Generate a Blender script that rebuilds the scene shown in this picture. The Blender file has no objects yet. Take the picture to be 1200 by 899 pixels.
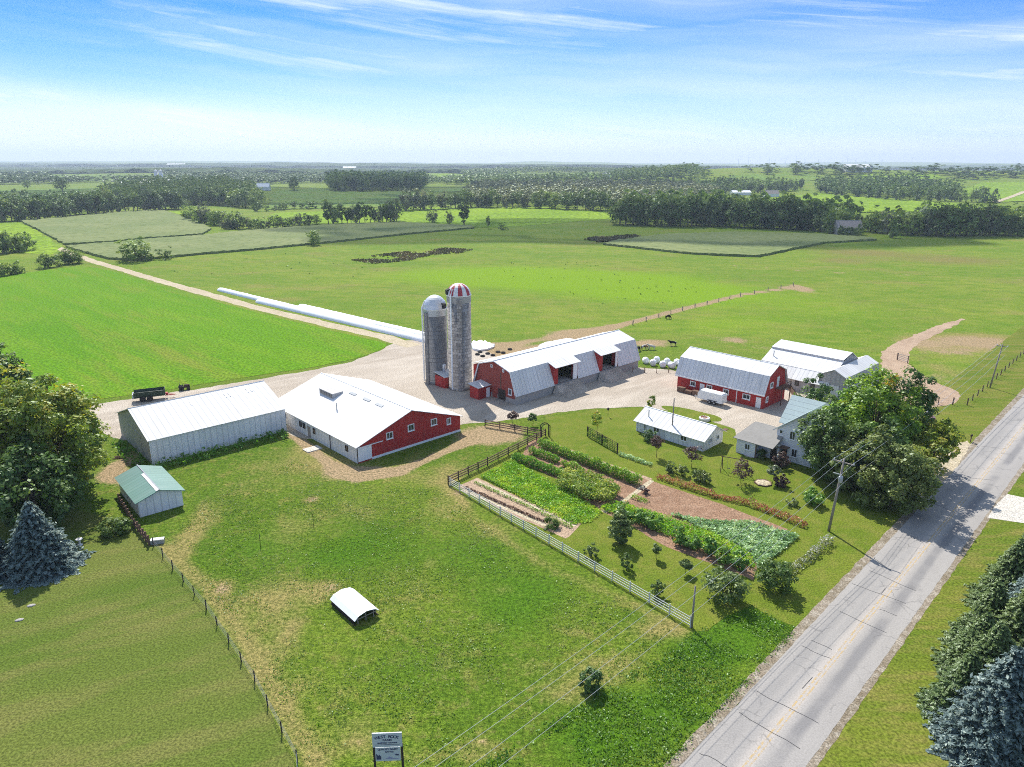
import bpy, bmesh, math, random
import numpy as np
from mathutils import Vector, Matrix, geometry, noise as mnoise
R_ = math.radians
rnd = random.Random(7)
rng = np.random.default_rng(7)
scene = bpy.context.scene
COL = scene.collection

# ------------------------------------------------------------------ survey helpers
CAMZ, PITCH, FPX = 44.0, R_(17.3), 833.0
def ss(a, b, x):
    t = min(1.0, max(0.0, (x - a) / (b - a)))
    return t * t * (3 - 2 * t)
HILLS = [(-430, 1050, 230, 170, 10), (540, 1620, 360, 330, 33), (1060, 1500, 300, 260, 24), (-900, 2300, 500, 350, 14), (150, 2600, 450, 350, 15),
         (4300, 6500, 700, 900, 34), (300, 4300, 900, 500, 16), (-1500, 5200, 1500, 700, 20)]
def hgt(x, y):
    if y < 560: return 0.0
    k = ss(560, 900, y)
    z = sum(A * math.exp(-((x - cx) / sx) ** 2 - ((y - cy) / sy) ** 2) for cx, cy, sx, sy, A in HILLS)
    z += ss(4500, 11000, y) * (34 + 13 * math.sin(x / 900.0 + 1) + 9 * math.sin(x / 390.0) + 5 * math.sin(x / 170.0))
    return z * k
def hgt_np(x, y):
    def s(a, b, v):
        t = np.clip((v - a) / (b - a), 0, 1); return t * t * (3 - 2 * t)
    z = np.zeros_like(x)
    for cx, cy, sx, sy, A in HILLS: z += A * np.exp(-((x - cx) / sx) ** 2 - ((y - cy) / sy) ** 2)
    z += s(4500, 11000, y) * (34 + 13 * np.sin(x / 900.0 + 1) + 9 * np.sin(x / 390.0) + 5 * np.sin(x / 170.0))
    return z * s(560, 900, y)
def G(u, v, z=0.0):
    """surveyed point on the land (or z above it) seen at photo pixel u, v"""
    r = (u - 600) / FPX; d = (v - 449.5) / FPX
    fw = math.cos(PITCH) - d * math.sin(PITCH); dn = math.sin(PITCH) + d * math.cos(PITCH)
    def f(t): return CAMZ - dn * t - z - hgt(r * t, fw * t)
    if dn > 0.07:
        t = (CAMZ - z) / dn
        if fw * t < 560: return Vector((r * t, fw * t, z))
    t0 = 500.0
    while t0 < 14000:
        t1 = t0 * 1.01 + 2
        if f(t1) < 0: break
        t0 = t1
    for _ in range(30):
        m = (t0 + t1) / 2
        if f(m) < 0: t1 = m
        else: t0 = m
    return Vector((r * t0, fw * t0, z + hgt(r * t0, fw * t0)))
def GP(pts): return [G(*p) for p in pts]

# ------------------------------------------------------------------ materials
def lin(c):
    return tuple((v / 255 / 12.92 if v / 255 <= .04045 else ((v / 255 + .055) / 1.055) ** 2.4) for v in c)
def new_mat(name):
    m = bpy.data.materials.new(name); m.use_nodes = True
    nt = m.node_tree; nt.nodes.clear()
    o = nt.nodes.new('ShaderNodeOutputMaterial')
    return m, nt, o
def nd(nt, t, **kw):
    n = nt.nodes.new(t)
    for k, v in kw.items(): setattr(n, k, v)
    return n
def mixrgb(nt, fac, a, b, mode='MIX'):
    n = nd(nt, 'ShaderNodeMix', data_type='RGBA', blend_type=mode)
    for i, v in ((0, fac), (6, a), (7, b)):
        if isinstance(v, bpy.types.NodeSocket): nt.links.new(v, n.inputs[i])
        elif i == 0: n.inputs[0].default_value = v
        else: n.inputs[i].default_value = (*v[:3], 1)
    return n.outputs[2]
def math_(nt, op, a, b=0.0, c=None, clamp=False):
    n = nd(nt, 'ShaderNodeMath', operation=op, use_clamp=clamp)
    for i, v in enumerate((a, b) if c is None else (a, b, c)):
        if isinstance(v, bpy.types.NodeSocket): nt.links.new(v, n.inputs[i])
        else: n.inputs[i].default_value = v
    return n.outputs[0]
def ramp(nt, fac, lo, hi):
    n = nd(nt, 'ShaderNodeMapRange', interpolation_type='SMOOTHSTEP')
    nt.links.new(fac, n.inputs[0]); n.inputs[1].default_value = lo; n.inputs[2].default_value = hi
    return n.outputs[0]
def ntex(nt, vec, scale, detail=3, rough=.6, stretch=None):
    if stretch:
        mp = nd(nt, 'ShaderNodeMapping'); nt.links.new(vec, mp.inputs[0])
        mp.vector_type = 'TEXTURE'; mp.inputs['Rotation'].default_value = (0, 0, stretch[3]); mp.inputs['Scale'].default_value = tuple(1 / v for v in stretch[:3]); vec = mp.outputs[0]
    n = nd(nt, 'ShaderNodeTexNoise'); nt.links.new(vec, n.inputs['Vector'])
    n.inputs['Scale'].default_value = scale; n.inputs['Detail'].default_value = detail; n.inputs['Roughness'].default_value = rough
    return n.outputs['Fac']
def coords(nt): return nd(nt, 'ShaderNodeTexCoord').outputs['Object']
def bsdf(nt, out, col, rough=.8, spec=.2, metal=0.0, bump=None, bs=.3, bd=.05):
    b = nd(nt, 'ShaderNodeBsdfPrincipled')
    if isinstance(col, bpy.types.NodeSocket): nt.links.new(col, b.inputs['Base Color'])
    else: b.inputs['Base Color'].default_value = (*col, 1)
    if isinstance(rough, bpy.types.NodeSocket): nt.links.new(rough, b.inputs['Roughness'])
    else: b.inputs['Roughness'].default_value = rough
    b.inputs['Specular IOR Level'].default_value = spec; b.inputs['Metallic'].default_value = metal
    if bump is not None:
        bn = nd(nt, 'ShaderNodeBump'); nt.links.new(bump, bn.inputs['Height'])
        bn.inputs['Strength'].default_value = bs; bn.inputs['Distance'].default_value = bd
        nt.links.new(bn.outputs[0], b.inputs['Normal'])
    nt.links.new(b.outputs[0], out.inputs[0]); return b
def pmat(name, col, rough=.8, var=.18, scale=1.5, spec=.2, metal=0.0, rib=None, dirt=None, dcol=(.25, .2, .15), bs=.4):
    """plain weathered surface; rib=(axis, period) for corrugated or boarded cladding"""
    m, nt, o = new_mat(name); co = coords(nt)
    n1 = ntex(nt, co, scale, 5, .65)
    c = mixrgb(nt, n1, tuple(v * (1 - var) for v in col), tuple(min(1, v * (1 + var)) for v in col))
    h = n1
    if rib:
        sx = nd(nt, 'ShaderNodeSeparateXYZ'); nt.links.new(co, sx.inputs[0])
        a = math_(nt, 'FRACT', math_(nt, 'MULTIPLY', sx.outputs[rib[0]], 1.0 / rib[1]))
        groove = math_(nt, 'LESS_THAN', a, .14)
        c = mixrgb(nt, math_(nt, 'MULTIPLY', groove, .42), c, tuple(v * .4 for v in col))
        cell = nd(nt, 'ShaderNodeTexWhiteNoise', noise_dimensions='1D')
        nt.links.new(math_(nt, 'FLOOR', math_(nt, 'MULTIPLY', sx.outputs[rib[0]], .25 / rib[1])), cell.inputs['W'])
        c = mixrgb(nt, math_(nt, 'MULTIPLY', cell.outputs[0], .22), c, tuple(v * .6 for v in col))
        h = math_(nt, 'SUBTRACT', 1.0, groove)
    if dirt:
        n2 = ramp(nt, ntex(nt, co, dirt[0], 6, .72, (1, 1, .25, 0) if not rib else ((2.6, .3, .3, 0) if rib[0] == 0 else ((.3, 2.6, .3, 0) if rib[0] == 1 else (1, 1, .4, 0)))), .44, .72)
        c = mixrgb(nt, math_(nt, 'MULTIPLY', n2, dirt[1]), c, dcol)
    bsdf(nt, o, c, rough, spec, metal, h, bs, .03); return m
def leafmat(name, cols, trans=.3, objvar=.25):
    """foliage: leaf colour by the per-leaf 'tint' and a little per-plant variation"""
    m, nt, o = new_mat(name)
    at = nd(nt, 'ShaderNodeAttribute', attribute_name='tint')
    cr = nd(nt, 'ShaderNodeValToRGB'); e = cr.color_ramp.elements
    e[0].position = 0; e[0].color = (*cols[0], 1); e[1].position = 1; e[1].color = (*cols[-1], 1)
    for i, c in enumerate(cols[1:-1]):
        x = e.new((i + 1) / (len(cols) - 1)); x.color = (*c, 1)
    nt.links.new(at.outputs['Fac'], cr.inputs[0])
    oi = nd(nt, 'ShaderNodeObjectInfo')
    hs = nd(nt, 'ShaderNodeHueSaturation'); nt.links.new(cr.outputs[0], hs.inputs['Color'])
    nt.links.new(math_(nt, 'MULTIPLY_ADD', oi.outputs['Random'], objvar * 2, 1 - objvar), hs.inputs['Value'])
    nt.links.new(math_(nt, 'MULTIPLY_ADD', oi.outputs['Random'], -.03, .512), hs.inputs['Hue'])
    d = nd(nt, 'ShaderNodeBsdfDiffuse'); t = nd(nt, 'ShaderNodeBsdfTranslucent')
    nt.links.new(hs.outputs[0], d.inputs[0])
    tc = mixrgb(nt, 1.0, hs.outputs[0], (1.35, 1.25, .6), 'MULTIPLY'); nt.links.new(tc, t.inputs[0])
    g = nd(nt, 'ShaderNodeBsdfGlossy'); g.inputs['Roughness'].default_value = .45; g.inputs[0].default_value = (.8, .9, .8, 1)
    ms = nd(nt, 'ShaderNodeMixShader'); ms.inputs[0].default_value = trans
    nt.links.new(d.outputs[0], ms.inputs[1]); nt.links.new(t.outputs[0], ms.inputs[2])
    m2 = nd(nt, 'ShaderNodeMixShader'); m2.inputs[0].default_value = .035
    nt.links.new(ms.outputs[0], m2.inputs[1]); nt.links.new(g.outputs[0], m2.inputs[2])
    nt.links.new(m2.outputs[0], o.inputs[0]); return m
def gmat(name, a, b, c, scales=(.06, .5, 4), bump=.6, aniso=None, dry=None, dryw=(.55, .75)):
    """turf: three colours mixed by noises of falling size (metres)"""
    m, nt, o = new_mat(name); co = coords(nt)
    n1 = ntex(nt, co, scales[0], 4, .6, aniso); n2 = ntex(nt, co, scales[1], 5, .65, aniso); n3 = ntex(nt, co, scales[2], 4, .7)
    k = mixrgb(nt, ramp(nt, n1, .35, .65), a, b)
    k = mixrgb(nt, math_(nt, 'MULTIPLY', ramp(nt, n2, .42, .68), .7), k, c)
    if dry: k = mixrgb(nt, math_(nt, 'MULTIPLY', ramp(nt, ntex(nt, co, scales[1] * .37, 5, .7, aniso), *dryw), .8), k, dry)
    k = mixrgb(nt, ramp(nt, n3, .3, .72), mixrgb(nt, 1.0, k, (.46, .47, .44), 'MULTIPLY'), mixrgb(nt, 1.0, k, (1.5, 1.48, 1.4), 'MULTIPLY'))
    bsdf(nt, o, k, .95, .05, 0, math_(nt, 'ADD', n3, n2), bump, .12); return m

# ------------------------------------------------------------------ mesh helpers
class MB:
    def __init__(s): s.v = []; s.f = []
    def face(s, pts):
        i = len(s.v); s.v += [tuple(p) for p in pts]; s.f.append(tuple(range(i, i + len(pts)))); return s
    def box(s, x0, x1, y0, y1, z0, z1):
        i = len(s.v)
        s.v += [(x0, y0, z0), (x1, y0, z0), (x1, y1, z0), (x0, y1, z0), (x0, y0, z1), (x1, y0, z1), (x1, y1, z1), (x0, y1, z1)]
        s.f += [tuple(i + k for k in q) for q in ((3, 2, 1, 0), (4, 5, 6, 7), (0, 1, 5, 4), (1, 2, 6, 5), (2, 3, 7, 6), (3, 0, 4, 7))]; return s
    def slab(s, quad, t):
        """a quad thickened by t along its own normal"""
        a, b, c, d = [Vector(p) for p in quad]; n = (b - a).cross(d - a).normalized() * t
        i = len(s.v); s.v += [tuple(p) for p in (a, b, c, d, a + n, b + n, c + n, d + n)]
        s.f += [tuple(i + k for k in q) for q in ((3, 2, 1, 0), (4, 5, 6, 7), (0, 1, 5, 4), (1, 2, 6, 5), (2, 3, 7, 6), (3, 0, 4, 7))]; return s
    def prism(s, poly, t):
        """3-D planar polygon thickened by vector t"""
        i = len(s.v); n = len(poly); t = Vector(t)
        s.v += [tuple(p) for p in poly] + [tuple(Vector(p) + t) for p in poly]
        s.f.append(tuple(i + k for k in range(n))[::-1]); s.f.append(tuple(i + n + k for k in range(n)))
        for k in range(n): j = (k + 1) % n; s.f.append((i + k, i + j, i + n + j, i + n + k))
        return s
    def tube(s, pts, rad, n=6):
        pts = [Vector(p) for p in pts]
        if not isinstance(rad, (list, tuple)): rad = [rad] * len(pts)
        i = len(s.v)
        for k, p in enumerate(pts):
            d = (pts[min(k + 1, len(pts) - 1)] - pts[max(k - 1, 0)]).normalized()
            a = d.cross(Vector((0, 0, 1)) if abs(d.z) < .9 else Vector((1, 0, 0))).normalized(); b = d.cross(a)
            for q in range(n):
                w = 2 * math.pi * q / n; s.v.append(tuple(p + (a * math.cos(w) + b * math.sin(w)) * rad[k]))
        for k in range(len(pts) - 1):
            for q in range(n):
                r = (q + 1) % n; s.f.append((i + k * n + q, i + k * n + r, i + (k + 1) * n + r, i + (k + 1) * n + q))
        s.f.append(tuple(i + q for q in range(n))); s.f.append(tuple(i + (len(pts) - 1) * n + q for q in range(n))[::-1]); return s
    def lathe(s, prof, n=24, c=(0, 0, 0)):
        i = len(s.v)
        for r, z in prof:
            for q in range(n):
                w = 2 * math.pi * q / n; s.v.append((c[0] + r * math.cos(w), c[1] + r * math.sin(w), c[2] + z))
        for k in range(len(prof) - 1):
            for q in range(n):
                r = (q + 1) % n; s.f.append((i + k * n + q, i + k * n + r, i + (k + 1) * n + r, i + (k + 1) * n + q))
        s.f.append(tuple(i + q for q in range(n))[::-1]); s.f.append(tuple(i + (len(prof) - 1) * n + q for q in range(n))); return s
    def build(s, name, mat, parent=None, smooth=False, bevel=0):
        me = bpy.data.meshes.new(name); me.from_pydata(s.v, [], s.f); me.update()
        bm = bmesh.new(); bm.from_mesh(me); bmesh.ops.recalc_face_normals(bm, faces=bm.faces)
        bm.to_mesh(me); bm.free()
        if smooth: me.polygons.foreach_set('use_smooth', [True] * len(me.polygons))
        me.materials.append(mat); return link(name, me, parent)
def link(name, me, parent=None):
    o = bpy.data.objects.new(name, me); COL.objects.link(o)
    if parent is not None: o.parent = parent
    return o
def tag(o, label=None, cat=None, group=None, kind=None):
    for k, v in (('label', label), ('category', cat), ('group', group), ('kind', kind)):
        if v: o[k] = v
    return o
def thing(name, label, cat, loc=(0, 0, 0), rz=0.0, group=None):
    o = bpy.data.objects.new(name, None); COL.objects.link(o); o.empty_display_size = .3
    o.location = loc; o.rotation_euler = (0, 0, rz); return tag(o, label, cat, group)
def copy_tree(o, parent=None):
    c = o.copy(); COL.objects.link(c)
    if parent is not None: c.parent = parent
    for ch in list(o.children): copy_tree(ch, c)
    return c
def np_mesh(name, V, F, mats, tint=None, midx=None, smooth=False):
    me = bpy.data.meshes.new(name); k = F.shape[1]
    me.vertices.add(len(V)); me.vertices.foreach_set('co', V.astype(np.float32).ravel())
    me.loops.add(F.size); me.loops.foreach_set('vertex_index', F.astype(np.int32).ravel())
    me.polygons.add(len(F)); me.polygons.foreach_set('loop_start', np.arange(0, F.size, k, dtype=np.int32))
    me.polygons.foreach_set('loop_total', np.full(len(F), k, dtype=np.int32))
    if smooth: me.polygons.foreach_set('use_smooth', np.ones(len(F), dtype=bool))
    me.update(calc_edges=True)
    for m in (mats if isinstance(mats, (list, tuple)) else [mats]): me.materials.append(m)
    if tint is not None:
        a = me.attributes.new('tint', 'FLOAT', 'FACE'); a.data.foreach_set('value', tint.astype(np.float32))
    if midx is not None: me.polygons.foreach_set('material_index', midx.astype(np.int32))
    return me
def unit(a): return a / np.maximum(1e-9, np.linalg.norm(a, axis=1, keepdims=True))
def leaf_quads(C, N, size, r, asp=.62, jit=.7):
    n = len(C); nn = unit(N + jit * r.normal(size=(n, 3))); t = unit(np.cross(nn, r.normal(size=(n, 3)))); b = np.cross(nn, t)
    s = (size * (.45 + 1.05 * r.uniform(0, 1, n) ** 1.4))[:, None]
    V = np.stack([C + t * s, C + b * s * asp, C - t * s, C - b * s * asp], 1).reshape(-1, 3)
    return V, np.arange(4 * n).reshape(n, 4)
def crown(r, R, Hc, nclump, nleaf, cr, size, zc, lobes=.28, squash=1.0, tip=None):
    """broad-leaved crown: leaf clumps spread through an uneven ellipsoid"""
    d = unit(r.normal(size=(nclump, 3))); ph = r.uniform(0, 6.28, 4)
    az = np.arctan2(d[:, 1], d[:, 0])
    lob = 1 + lobes * (.5 * np.sin(2 * az + ph[0]) + .5 * np.sin(3 * az + ph[1] + 2 * d[:, 2]) + .6 * np.sin(5 * az + ph[2] + 4 * d[:, 2])) * .7
    rad = r.uniform(.25, 1, nclump) ** .45 * lob
    cc = d * rad[:, None] * np.array([R, R, Hc / 2]); cc[:, 2] += zc
    crs = cr * r.uniform(.6, 1.35, nclump)
    ct = r.uniform(0, 1, nclump)
    k = np.repeat(np.arange(nclump), nleaf)
    dl = unit(r.normal(size=(len(k), 3)) + .55 * d[k] + np.array([0, 0, .35]))
    C = cc[k] + dl * (crs[k] * r.uniform(.45, 1.08, len(k)))[:, None] * np.array([1, 1, .75 * squash])
    tint = np.clip(.5 + .42 * (ct[k] - .5) * 1.4 + .5 * (r.uniform(0, 1, len(k)) - .5), 0, 1)
    if tip is not None: tint = tip(C, tint)
    V, F = leaf_quads(C, dl + np.array([0, 0, .85]), size, r, .62, .5)
    return V, F, tint, cc
def trunk_mb(r, h, rad, cc=None, nl=7):
    mb = MB(); w = r.uniform(-.25, .25, (4, 2))
    P = [(w[i][0] * i / 3, w[i][1] * i / 3, h * i / 3) for i in range(4)]
    mb.tube(P, [rad * 1.25, rad * .9, rad * .65, rad * .3], 8)
    if cc is not None:
        for q in r.choice(len(cc), min(nl, len(cc)), replace=False):
            a = Vector(P[1 + q % 2]); b = Vector(cc[q]); m = a.lerp(b, .5) + Vector((0, 0, -.1 * (b - a).length))
            mb.tube([a, m, b], [rad * .45, rad * .28, rad * .08], 5)
    return mb
def spruce_arr(r, R, H, nwh, nbr, size, z0=.25, droop=.35):
    """conifer: whorls of drooping boughs carrying flat needle sprays"""
    Cs, Ns, T = [], [], []
    for i in range(nwh):
        f = (i + r.uniform(-.3, .3)) / nwh; f = min(max(f, 0), 1); z = z0 + (H - z0) * f
        Rr = R * (1 - f) ** .85 * r.uniform(.86, 1.1) + .12
        n = max(4, int(nbr * (.35 + .65 * (1 - f)))); a0 = r.uniform(0, 6.28)
        for j in range(n):
            a = a0 + 6.283 * (j + r.uniform(-.3, .3)) / n; L = Rr * r.uniform(.78, 1.12)
            m = max(3, int(L / (size * .62)))
            s = np.linspace(.22, 1, m); k = 3
            s = np.repeat(s, k); side = np.tile(np.array([-1, 0, 1]), m) * (1.05 - s) * L * .38 * r.uniform(.6, 1.2, len(s))
            x = np.cos(a) * s * L - np.sin(a) * side; y = np.sin(a) * s * L + np.cos(a) * side
            zz = z - droop * L * s ** 1.4 + .12 * L * np.maximum(0, s - .75) * 2 + r.normal(0, size * .25, len(s)) - .12 * np.abs(side)
            Cs.append(np.stack([x, y, np.maximum(zz, .08)], 1)); Ns.append(np.tile(np.array([[np.cos(a) * .5, np.sin(a) * .5, 1.2]]), (len(s), 1)))
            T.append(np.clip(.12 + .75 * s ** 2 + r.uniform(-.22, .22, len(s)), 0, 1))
    C = np.concatenate(Cs); N = np.concatenate(Ns); t = np.concatenate(T)
    V, F = leaf_quads(C, N, size, r, .42, .5); return V, F, t
def poly_in(px, py, poly):
    x = np.asarray(px); y = np.asarray(py); c = np.zeros(x.shape, bool); n = len(poly)
    for i in range(n):
        x0, y0 = poly[i][0], poly[i][1]; x1, y1 = poly[(i + 1) % n][0], poly[(i + 1) % n][1]
        if y0 == y1: continue
        c ^= ((y0 > y) != (y1 > y)) & (x < (x1 - x0) * (y - y0) / (y1 - y0) + x0)
    return c
def sdf(px, py, poly):
    """signed distance to a polygon, positive inside (metres)"""
    d = np.full(px.shape, 1e9); n = len(poly)
    for i in range(n):
        ax, ay = poly[i][0], poly[i][1]; bx, by = poly[(i + 1) % n][0] - ax, poly[(i + 1) % n][1] - ay
        t = np.clip(((px - ax) * bx + (py - ay) * by) / (bx * bx + by * by + 1e-9), 0, 1)
        d = np.minimum(d, np.hypot(px - ax - t * bx, py - ay - t * by))
    return np.where(poly_in(px, py, poly), d, -d)
def outline(pts, step, jit):
    out = []; n = len(pts)
    for i in range(n):
        a = Vector((pts[i][0], pts[i][1])); b = Vector((pts[(i + 1) % n][0], pts[(i + 1) % n][1])); L = (b - a).length
        m = max(1, int(L / step)); nn = Vector((-(b - a).y, (b - a).x)).normalized() if L > 1e-6 else Vector((0, 0))
        for k in range(m):
            p = a.lerp(b, k / m); w = jit * (mnoise.noise((p.x / (step * 5), p.y / (step * 5), 3.3)) * 1.6 + mnoise.noise((p.x / (step * 1.3), p.y / (step * 1.3), 9.1)))
            out.append(p + nn * w)
    return out
def smooth_poly(pts, it=2):
    """rounds a polygon's corners (Chaikin)"""
    for _ in range(it):
        q = []
        for i in range(len(pts)):
            a, b = Vector(pts[i][:2]), Vector(pts[(i + 1) % len(pts)][:2]); q += [a.lerp(b, .25), a.lerp(b, .75)]
        pts = q
    return pts
def sheet(name, pts, z, mat, step=1.0, jit=.25, grid=None, top=None, kind='structure'):
    """one land sheet following the terrain; top=(height, roughness) raises it into a crop canopy with sides"""
    P = outline(pts, step, jit); n = len(P); pv = list(P)
    if grid:
        xs = [p.x for p in P]; ys = [p.y for p in P]
        gx, gy = np.meshgrid(np.arange(min(xs), max(xs), grid), np.arange(min(ys), max(ys), grid))
        gx = gx.ravel() + rng.uniform(-.3, .3, gx.size) * grid; gy = gy.ravel() + rng.uniform(-.3, .3, gy.size) * grid
        k = sdf(gx, gy, [(p.x, p.y) for p in P]) > grid * .4
        pv += [Vector((a, b)) for a, b in zip(gx[k], gy[k])]
    vo, _, fo, *_ = geometry.delaunay_2d_cdt(pv, [(i, (i + 1) % n) for i in range(n)], [], 1, 1e-5)
    H = top[0] if top else 0
    V = []
    for i, p in enumerate(vo):
        V.append((p.x, p.y, hgt(p.x, p.y) + z + H + (rnd.uniform(-1, 1) * top[1] if top else 0)))
    F = [tuple(f) for f in fo]
    if top:
        ed = {}
        for f in F:
            for i in range(len(f)):
                e = (f[i], f[(i + 1) % len(f)]); ed[tuple(sorted(e))] = ed.get(tuple(sorted(e)), []) + [e]
        bot = {}
        for k, l in ed.items():
            if len(l) == 1:
                a, b = l[0]
                for q in (a, b):
                    if q not in bot: bot[q] = len(V); V.append((V[q][0] + rnd.uniform(-.2, .2), V[q][1] + rnd.uniform(-.2, .2), hgt(V[q][0], V[q][1])))
                F.append((b, a, bot[a], bot[b]))
    me = bpy.data.meshes.new(name); me.from_pydata(V, [], F); me.update()
    bm = bmesh.new(); bm.from_mesh(me)
    for f in bm.faces:
        if f.normal.z < -.2 and not top: f.normal_flip()
    bm.to_mesh(me); bm.free(); me.materials.append(mat)
    return tag(link(name, me), kind=kind)
def strip(pts, w):
    """a lane of width w along a centre line, as a polygon"""
    L, Rr = [], []
    for i, p in enumerate(pts):
        a, b = pts[max(i - 1, 0)], pts[min(i + 1, len(pts) - 1)]; d = Vector((b[0] - a[0], b[1] - a[1])).normalized(); nn = Vector((-d.y, d.x)) * w / 2
        L.append(Vector((p[0], p[1])) + nn); Rr.append(Vector((p[0], p[1])) - nn)
    return L + Rr[::-1]
# ------------------------------------------------------------------ the land
def axis(lo, hi, a, b, d, g):
    v = list(np.arange(a, b + 1e-6, d)); s = d; x = a; L = []
    while x > lo: s *= g; x -= s; L.append(x)
    s = d; x = b; Rr = []
    while x < hi: s *= g; x += s; Rr.append(x)
    return np.array(L[::-1] + v + Rr)
X = axis(-13000, 13000, -75, 112, .75, 1.045); Y = axis(-260, 13500, 20, 172, .75, 1.045)
gx, gy = np.meshgrid(X, Y); nx, ny = len(X), len(Y)
px_, py_ = gx.ravel(), gy.ravel()
Vg = np.stack([px_, py_, hgt_np(px_, py_)], 1)
ii = np.arange(nx * ny).reshape(ny, nx)
Fg = np.stack([ii[:-1, :-1], ii[:-1, 1:], ii[1:, 1:], ii[1:, :-1]], -1).reshape(-1, 4)
def blob(u, v, ru, rv, k=1.0):
    c = G(u, v); rx = abs((G(u + ru, v) - c).x); ry = abs(G(u, v - rv).y - G(u, v + rv).y) / 2
    return k * np.exp(-(((px_ - c.x) / rx) ** 2 + ((py_ - c.y) / ry) ** 2))
def streak(p, w, k=1.0):
    """soft worn line along surveyed points"""
    d = np.full(px_.shape, 1e9); Q = GP(p)
    for a, b in zip(Q[:-1], Q[1:]):
        bx, by = b.x - a.x, b.y - a.y
        t = np.clip(((px_ - a.x) * bx + (py_ - a.y) * by) / (bx * bx + by * by), 0, 1)
        d = np.minimum(d, np.hypot(px_ - a.x - t * bx, py_ - a.y - t * by))
    return k * np.exp(-(d / w) ** 2)
dry = sum(blob(*b) for b in [
    (262, 690, 14, 12, 1.1), (325, 715, 22, 22, .8), (345, 735, 14, 16, .7), (385, 690, 20, 9, 1.2), (372, 705, 16, 10, .7), (330, 545, 60, 18, .55), (290, 575, 50, 14, .4),
    (395, 545, 45, 14, .9), (365, 586, 9, 4, 1.5), (345, 620, 40, 25, .55), (490, 690, 22, 24, .55), (505, 660, 12, 10, .5), (460, 740, 30, 20, .35), (530, 560, 26, 26, .8), (520, 600, 30, 14, .6),
    (700, 790, 60, 16, .75), (660, 815, 40, 14, .75), (730, 770, 40, 12, .6), (560, 885, 30, 10, .8), (420, 850, 50, 18, .6), (470, 885, 60, 14, .5), (400, 812, 20, 12, .6), (420, 872, 30, 10, .6), (560, 870, 20, 6, .8), (770, 738, 36, 12, 1.0),
    (575, 735, 20, 8, .5), (560, 765, 14, 6, .6), (650, 735, 12, 6, .5), (600, 620, 60, 10, .45), (370, 525, 30, 8, 1.0),
    (240, 615, 16, 22, .8), (215, 640, 16, 16, .5)])
dry += streak([(182, 636), (248, 690), (293, 760), (333, 830), (375, 900)], 1.2, .95) + streak([(525, 565), (560, 612), (650, 668), (740, 705), (800, 738)], 1.0, .62)
dry += sum(blob(*b) for b in [(300, 700, 26, 26, .7), (350, 690, 30, 14, .7), (330, 760, 30, 30, .6), (420, 600, 40, 14, .5), (520, 780, 26, 14, .5), (590, 690, 20, 10, .5), (440, 720, 20, 12, .5), (680, 740, 24, 10, .6), (360, 800, 24, 20, .6), (620, 780, 20, 9, .5), (480, 560, 40, 10, .6)])
dry += blob(1075, 490, 44, 18, 1.0) + blob(1150, 402, 60, 14, 1.0) + blob(1085, 402, 24, 8, .9) + blob(1140, 440, 40, 14, .5) + blob(1110, 400, 60, 8, .9) + blob(1170, 395, 40, 6, .7) + blob(1100, 430, 20, 10, .5)
dry += streak([(240, 590), (215, 650)], 1.2, .6) + streak([(395, 560), (470, 545), (560, 512)], 1.6, .5)
lush = sum(blob(*b) for b in [(440, 640, 60, 34, .7), (560, 650, 60, 30, .7), (600, 720, 60, 40, .7), (480, 790, 60, 40, .5), (300, 640, 50, 26, .6), (640, 690, 60, 26, .5), (770, 835, 90, 40, .9), (840, 760, 60, 24, 1.1),
    (880, 730, 50, 16, 1.2), (700, 870, 60, 30, .8), (390, 650, 40, 18, .5), (1150, 490, 60, 14, .9), (1110, 520, 40, 12, .8), (1190, 440, 40, 14, .8)])
soil = sum(blob(*b) for b in [(572, 511, 40, 10, 1.3), (590, 503, 24, 7, .9), (440, 553, 40, 7, 1.0), (540, 575, 10, 12, .6), (400, 555, 30, 9, .7), (1080, 420, 26, 22, .3), (1145, 400, 54, 8, 1.1), (1080, 402, 20, 5, .8), (1095, 445, 30, 12, .5), (1130, 462, 20, 8, .4), (1120, 412, 40, 5, .6), (760, 402, 30, 5, 1.0),
    (860, 398, 24, 5, .7), (600, 415, 40, 8, 1.0), (680, 390, 40, 5, .9), (580, 408, 30, 6, .9), (900, 408, 24, 5, .5), (940, 338, 14, 4, 1.2), (150, 560, 26, 10, 1.2), (140, 545, 14, 16, 1.0), (305, 510, 20, 5, .5)])
soil += streak([(600, 416), (700, 388), (800, 362), (870, 345), (935, 335)], 1.8, 1.2) + streak([(590, 405), (640, 397), (720, 382)], 3, .7)
soil += sum(blob(*b) for b in [(262, 690, 11, 9, .8), (388, 689, 14, 6, .7), (366, 586, 8, 4, .8), (346, 737, 8, 8, .5), (400, 812, 8, 5, .5), (424, 872, 10, 5, .5), (565, 871, 12, 4, .6)])
soil += streak([(345, 510), (385, 542), (420, 562), (470, 552), (540, 522), (572, 506)], 1.15, 1.1)
soil += streak([(850, 310), (960, 318), (1080, 322), (1200, 327)], .9, .6) + streak([(770, 300), (850, 309)], .8, .3)
lime = sum(blob(*b) for b in [(560, 322, 110, 12, .9), (700, 328, 130, 14, 1.1), (800, 345, 110, 14, .9), (470, 300, 60, 6, .5), (640, 380, 110, 10, .3), (850, 380, 90, 14, .5), (980, 360, 90, 22, .35), (360, 330, 70, 16, .2), (1000, 300, 110, 8, .3)])
brown = sum(blob(*b) for b in [(1010, 295, 60, 5, .9), (1120, 304, 80, 6, .8), (985, 305, 40, 5, .7), (520, 360, 90, 12, .25), (450, 340, 60, 12, .25), (1120, 400, 60, 14, .35), (880, 400, 60, 8, .35), (740, 315, 60, 3, .5)])
nearz = 1 - np.clip((np.hypot(px_, py_ - 40) - 110) / 40, 0, 1)
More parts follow.
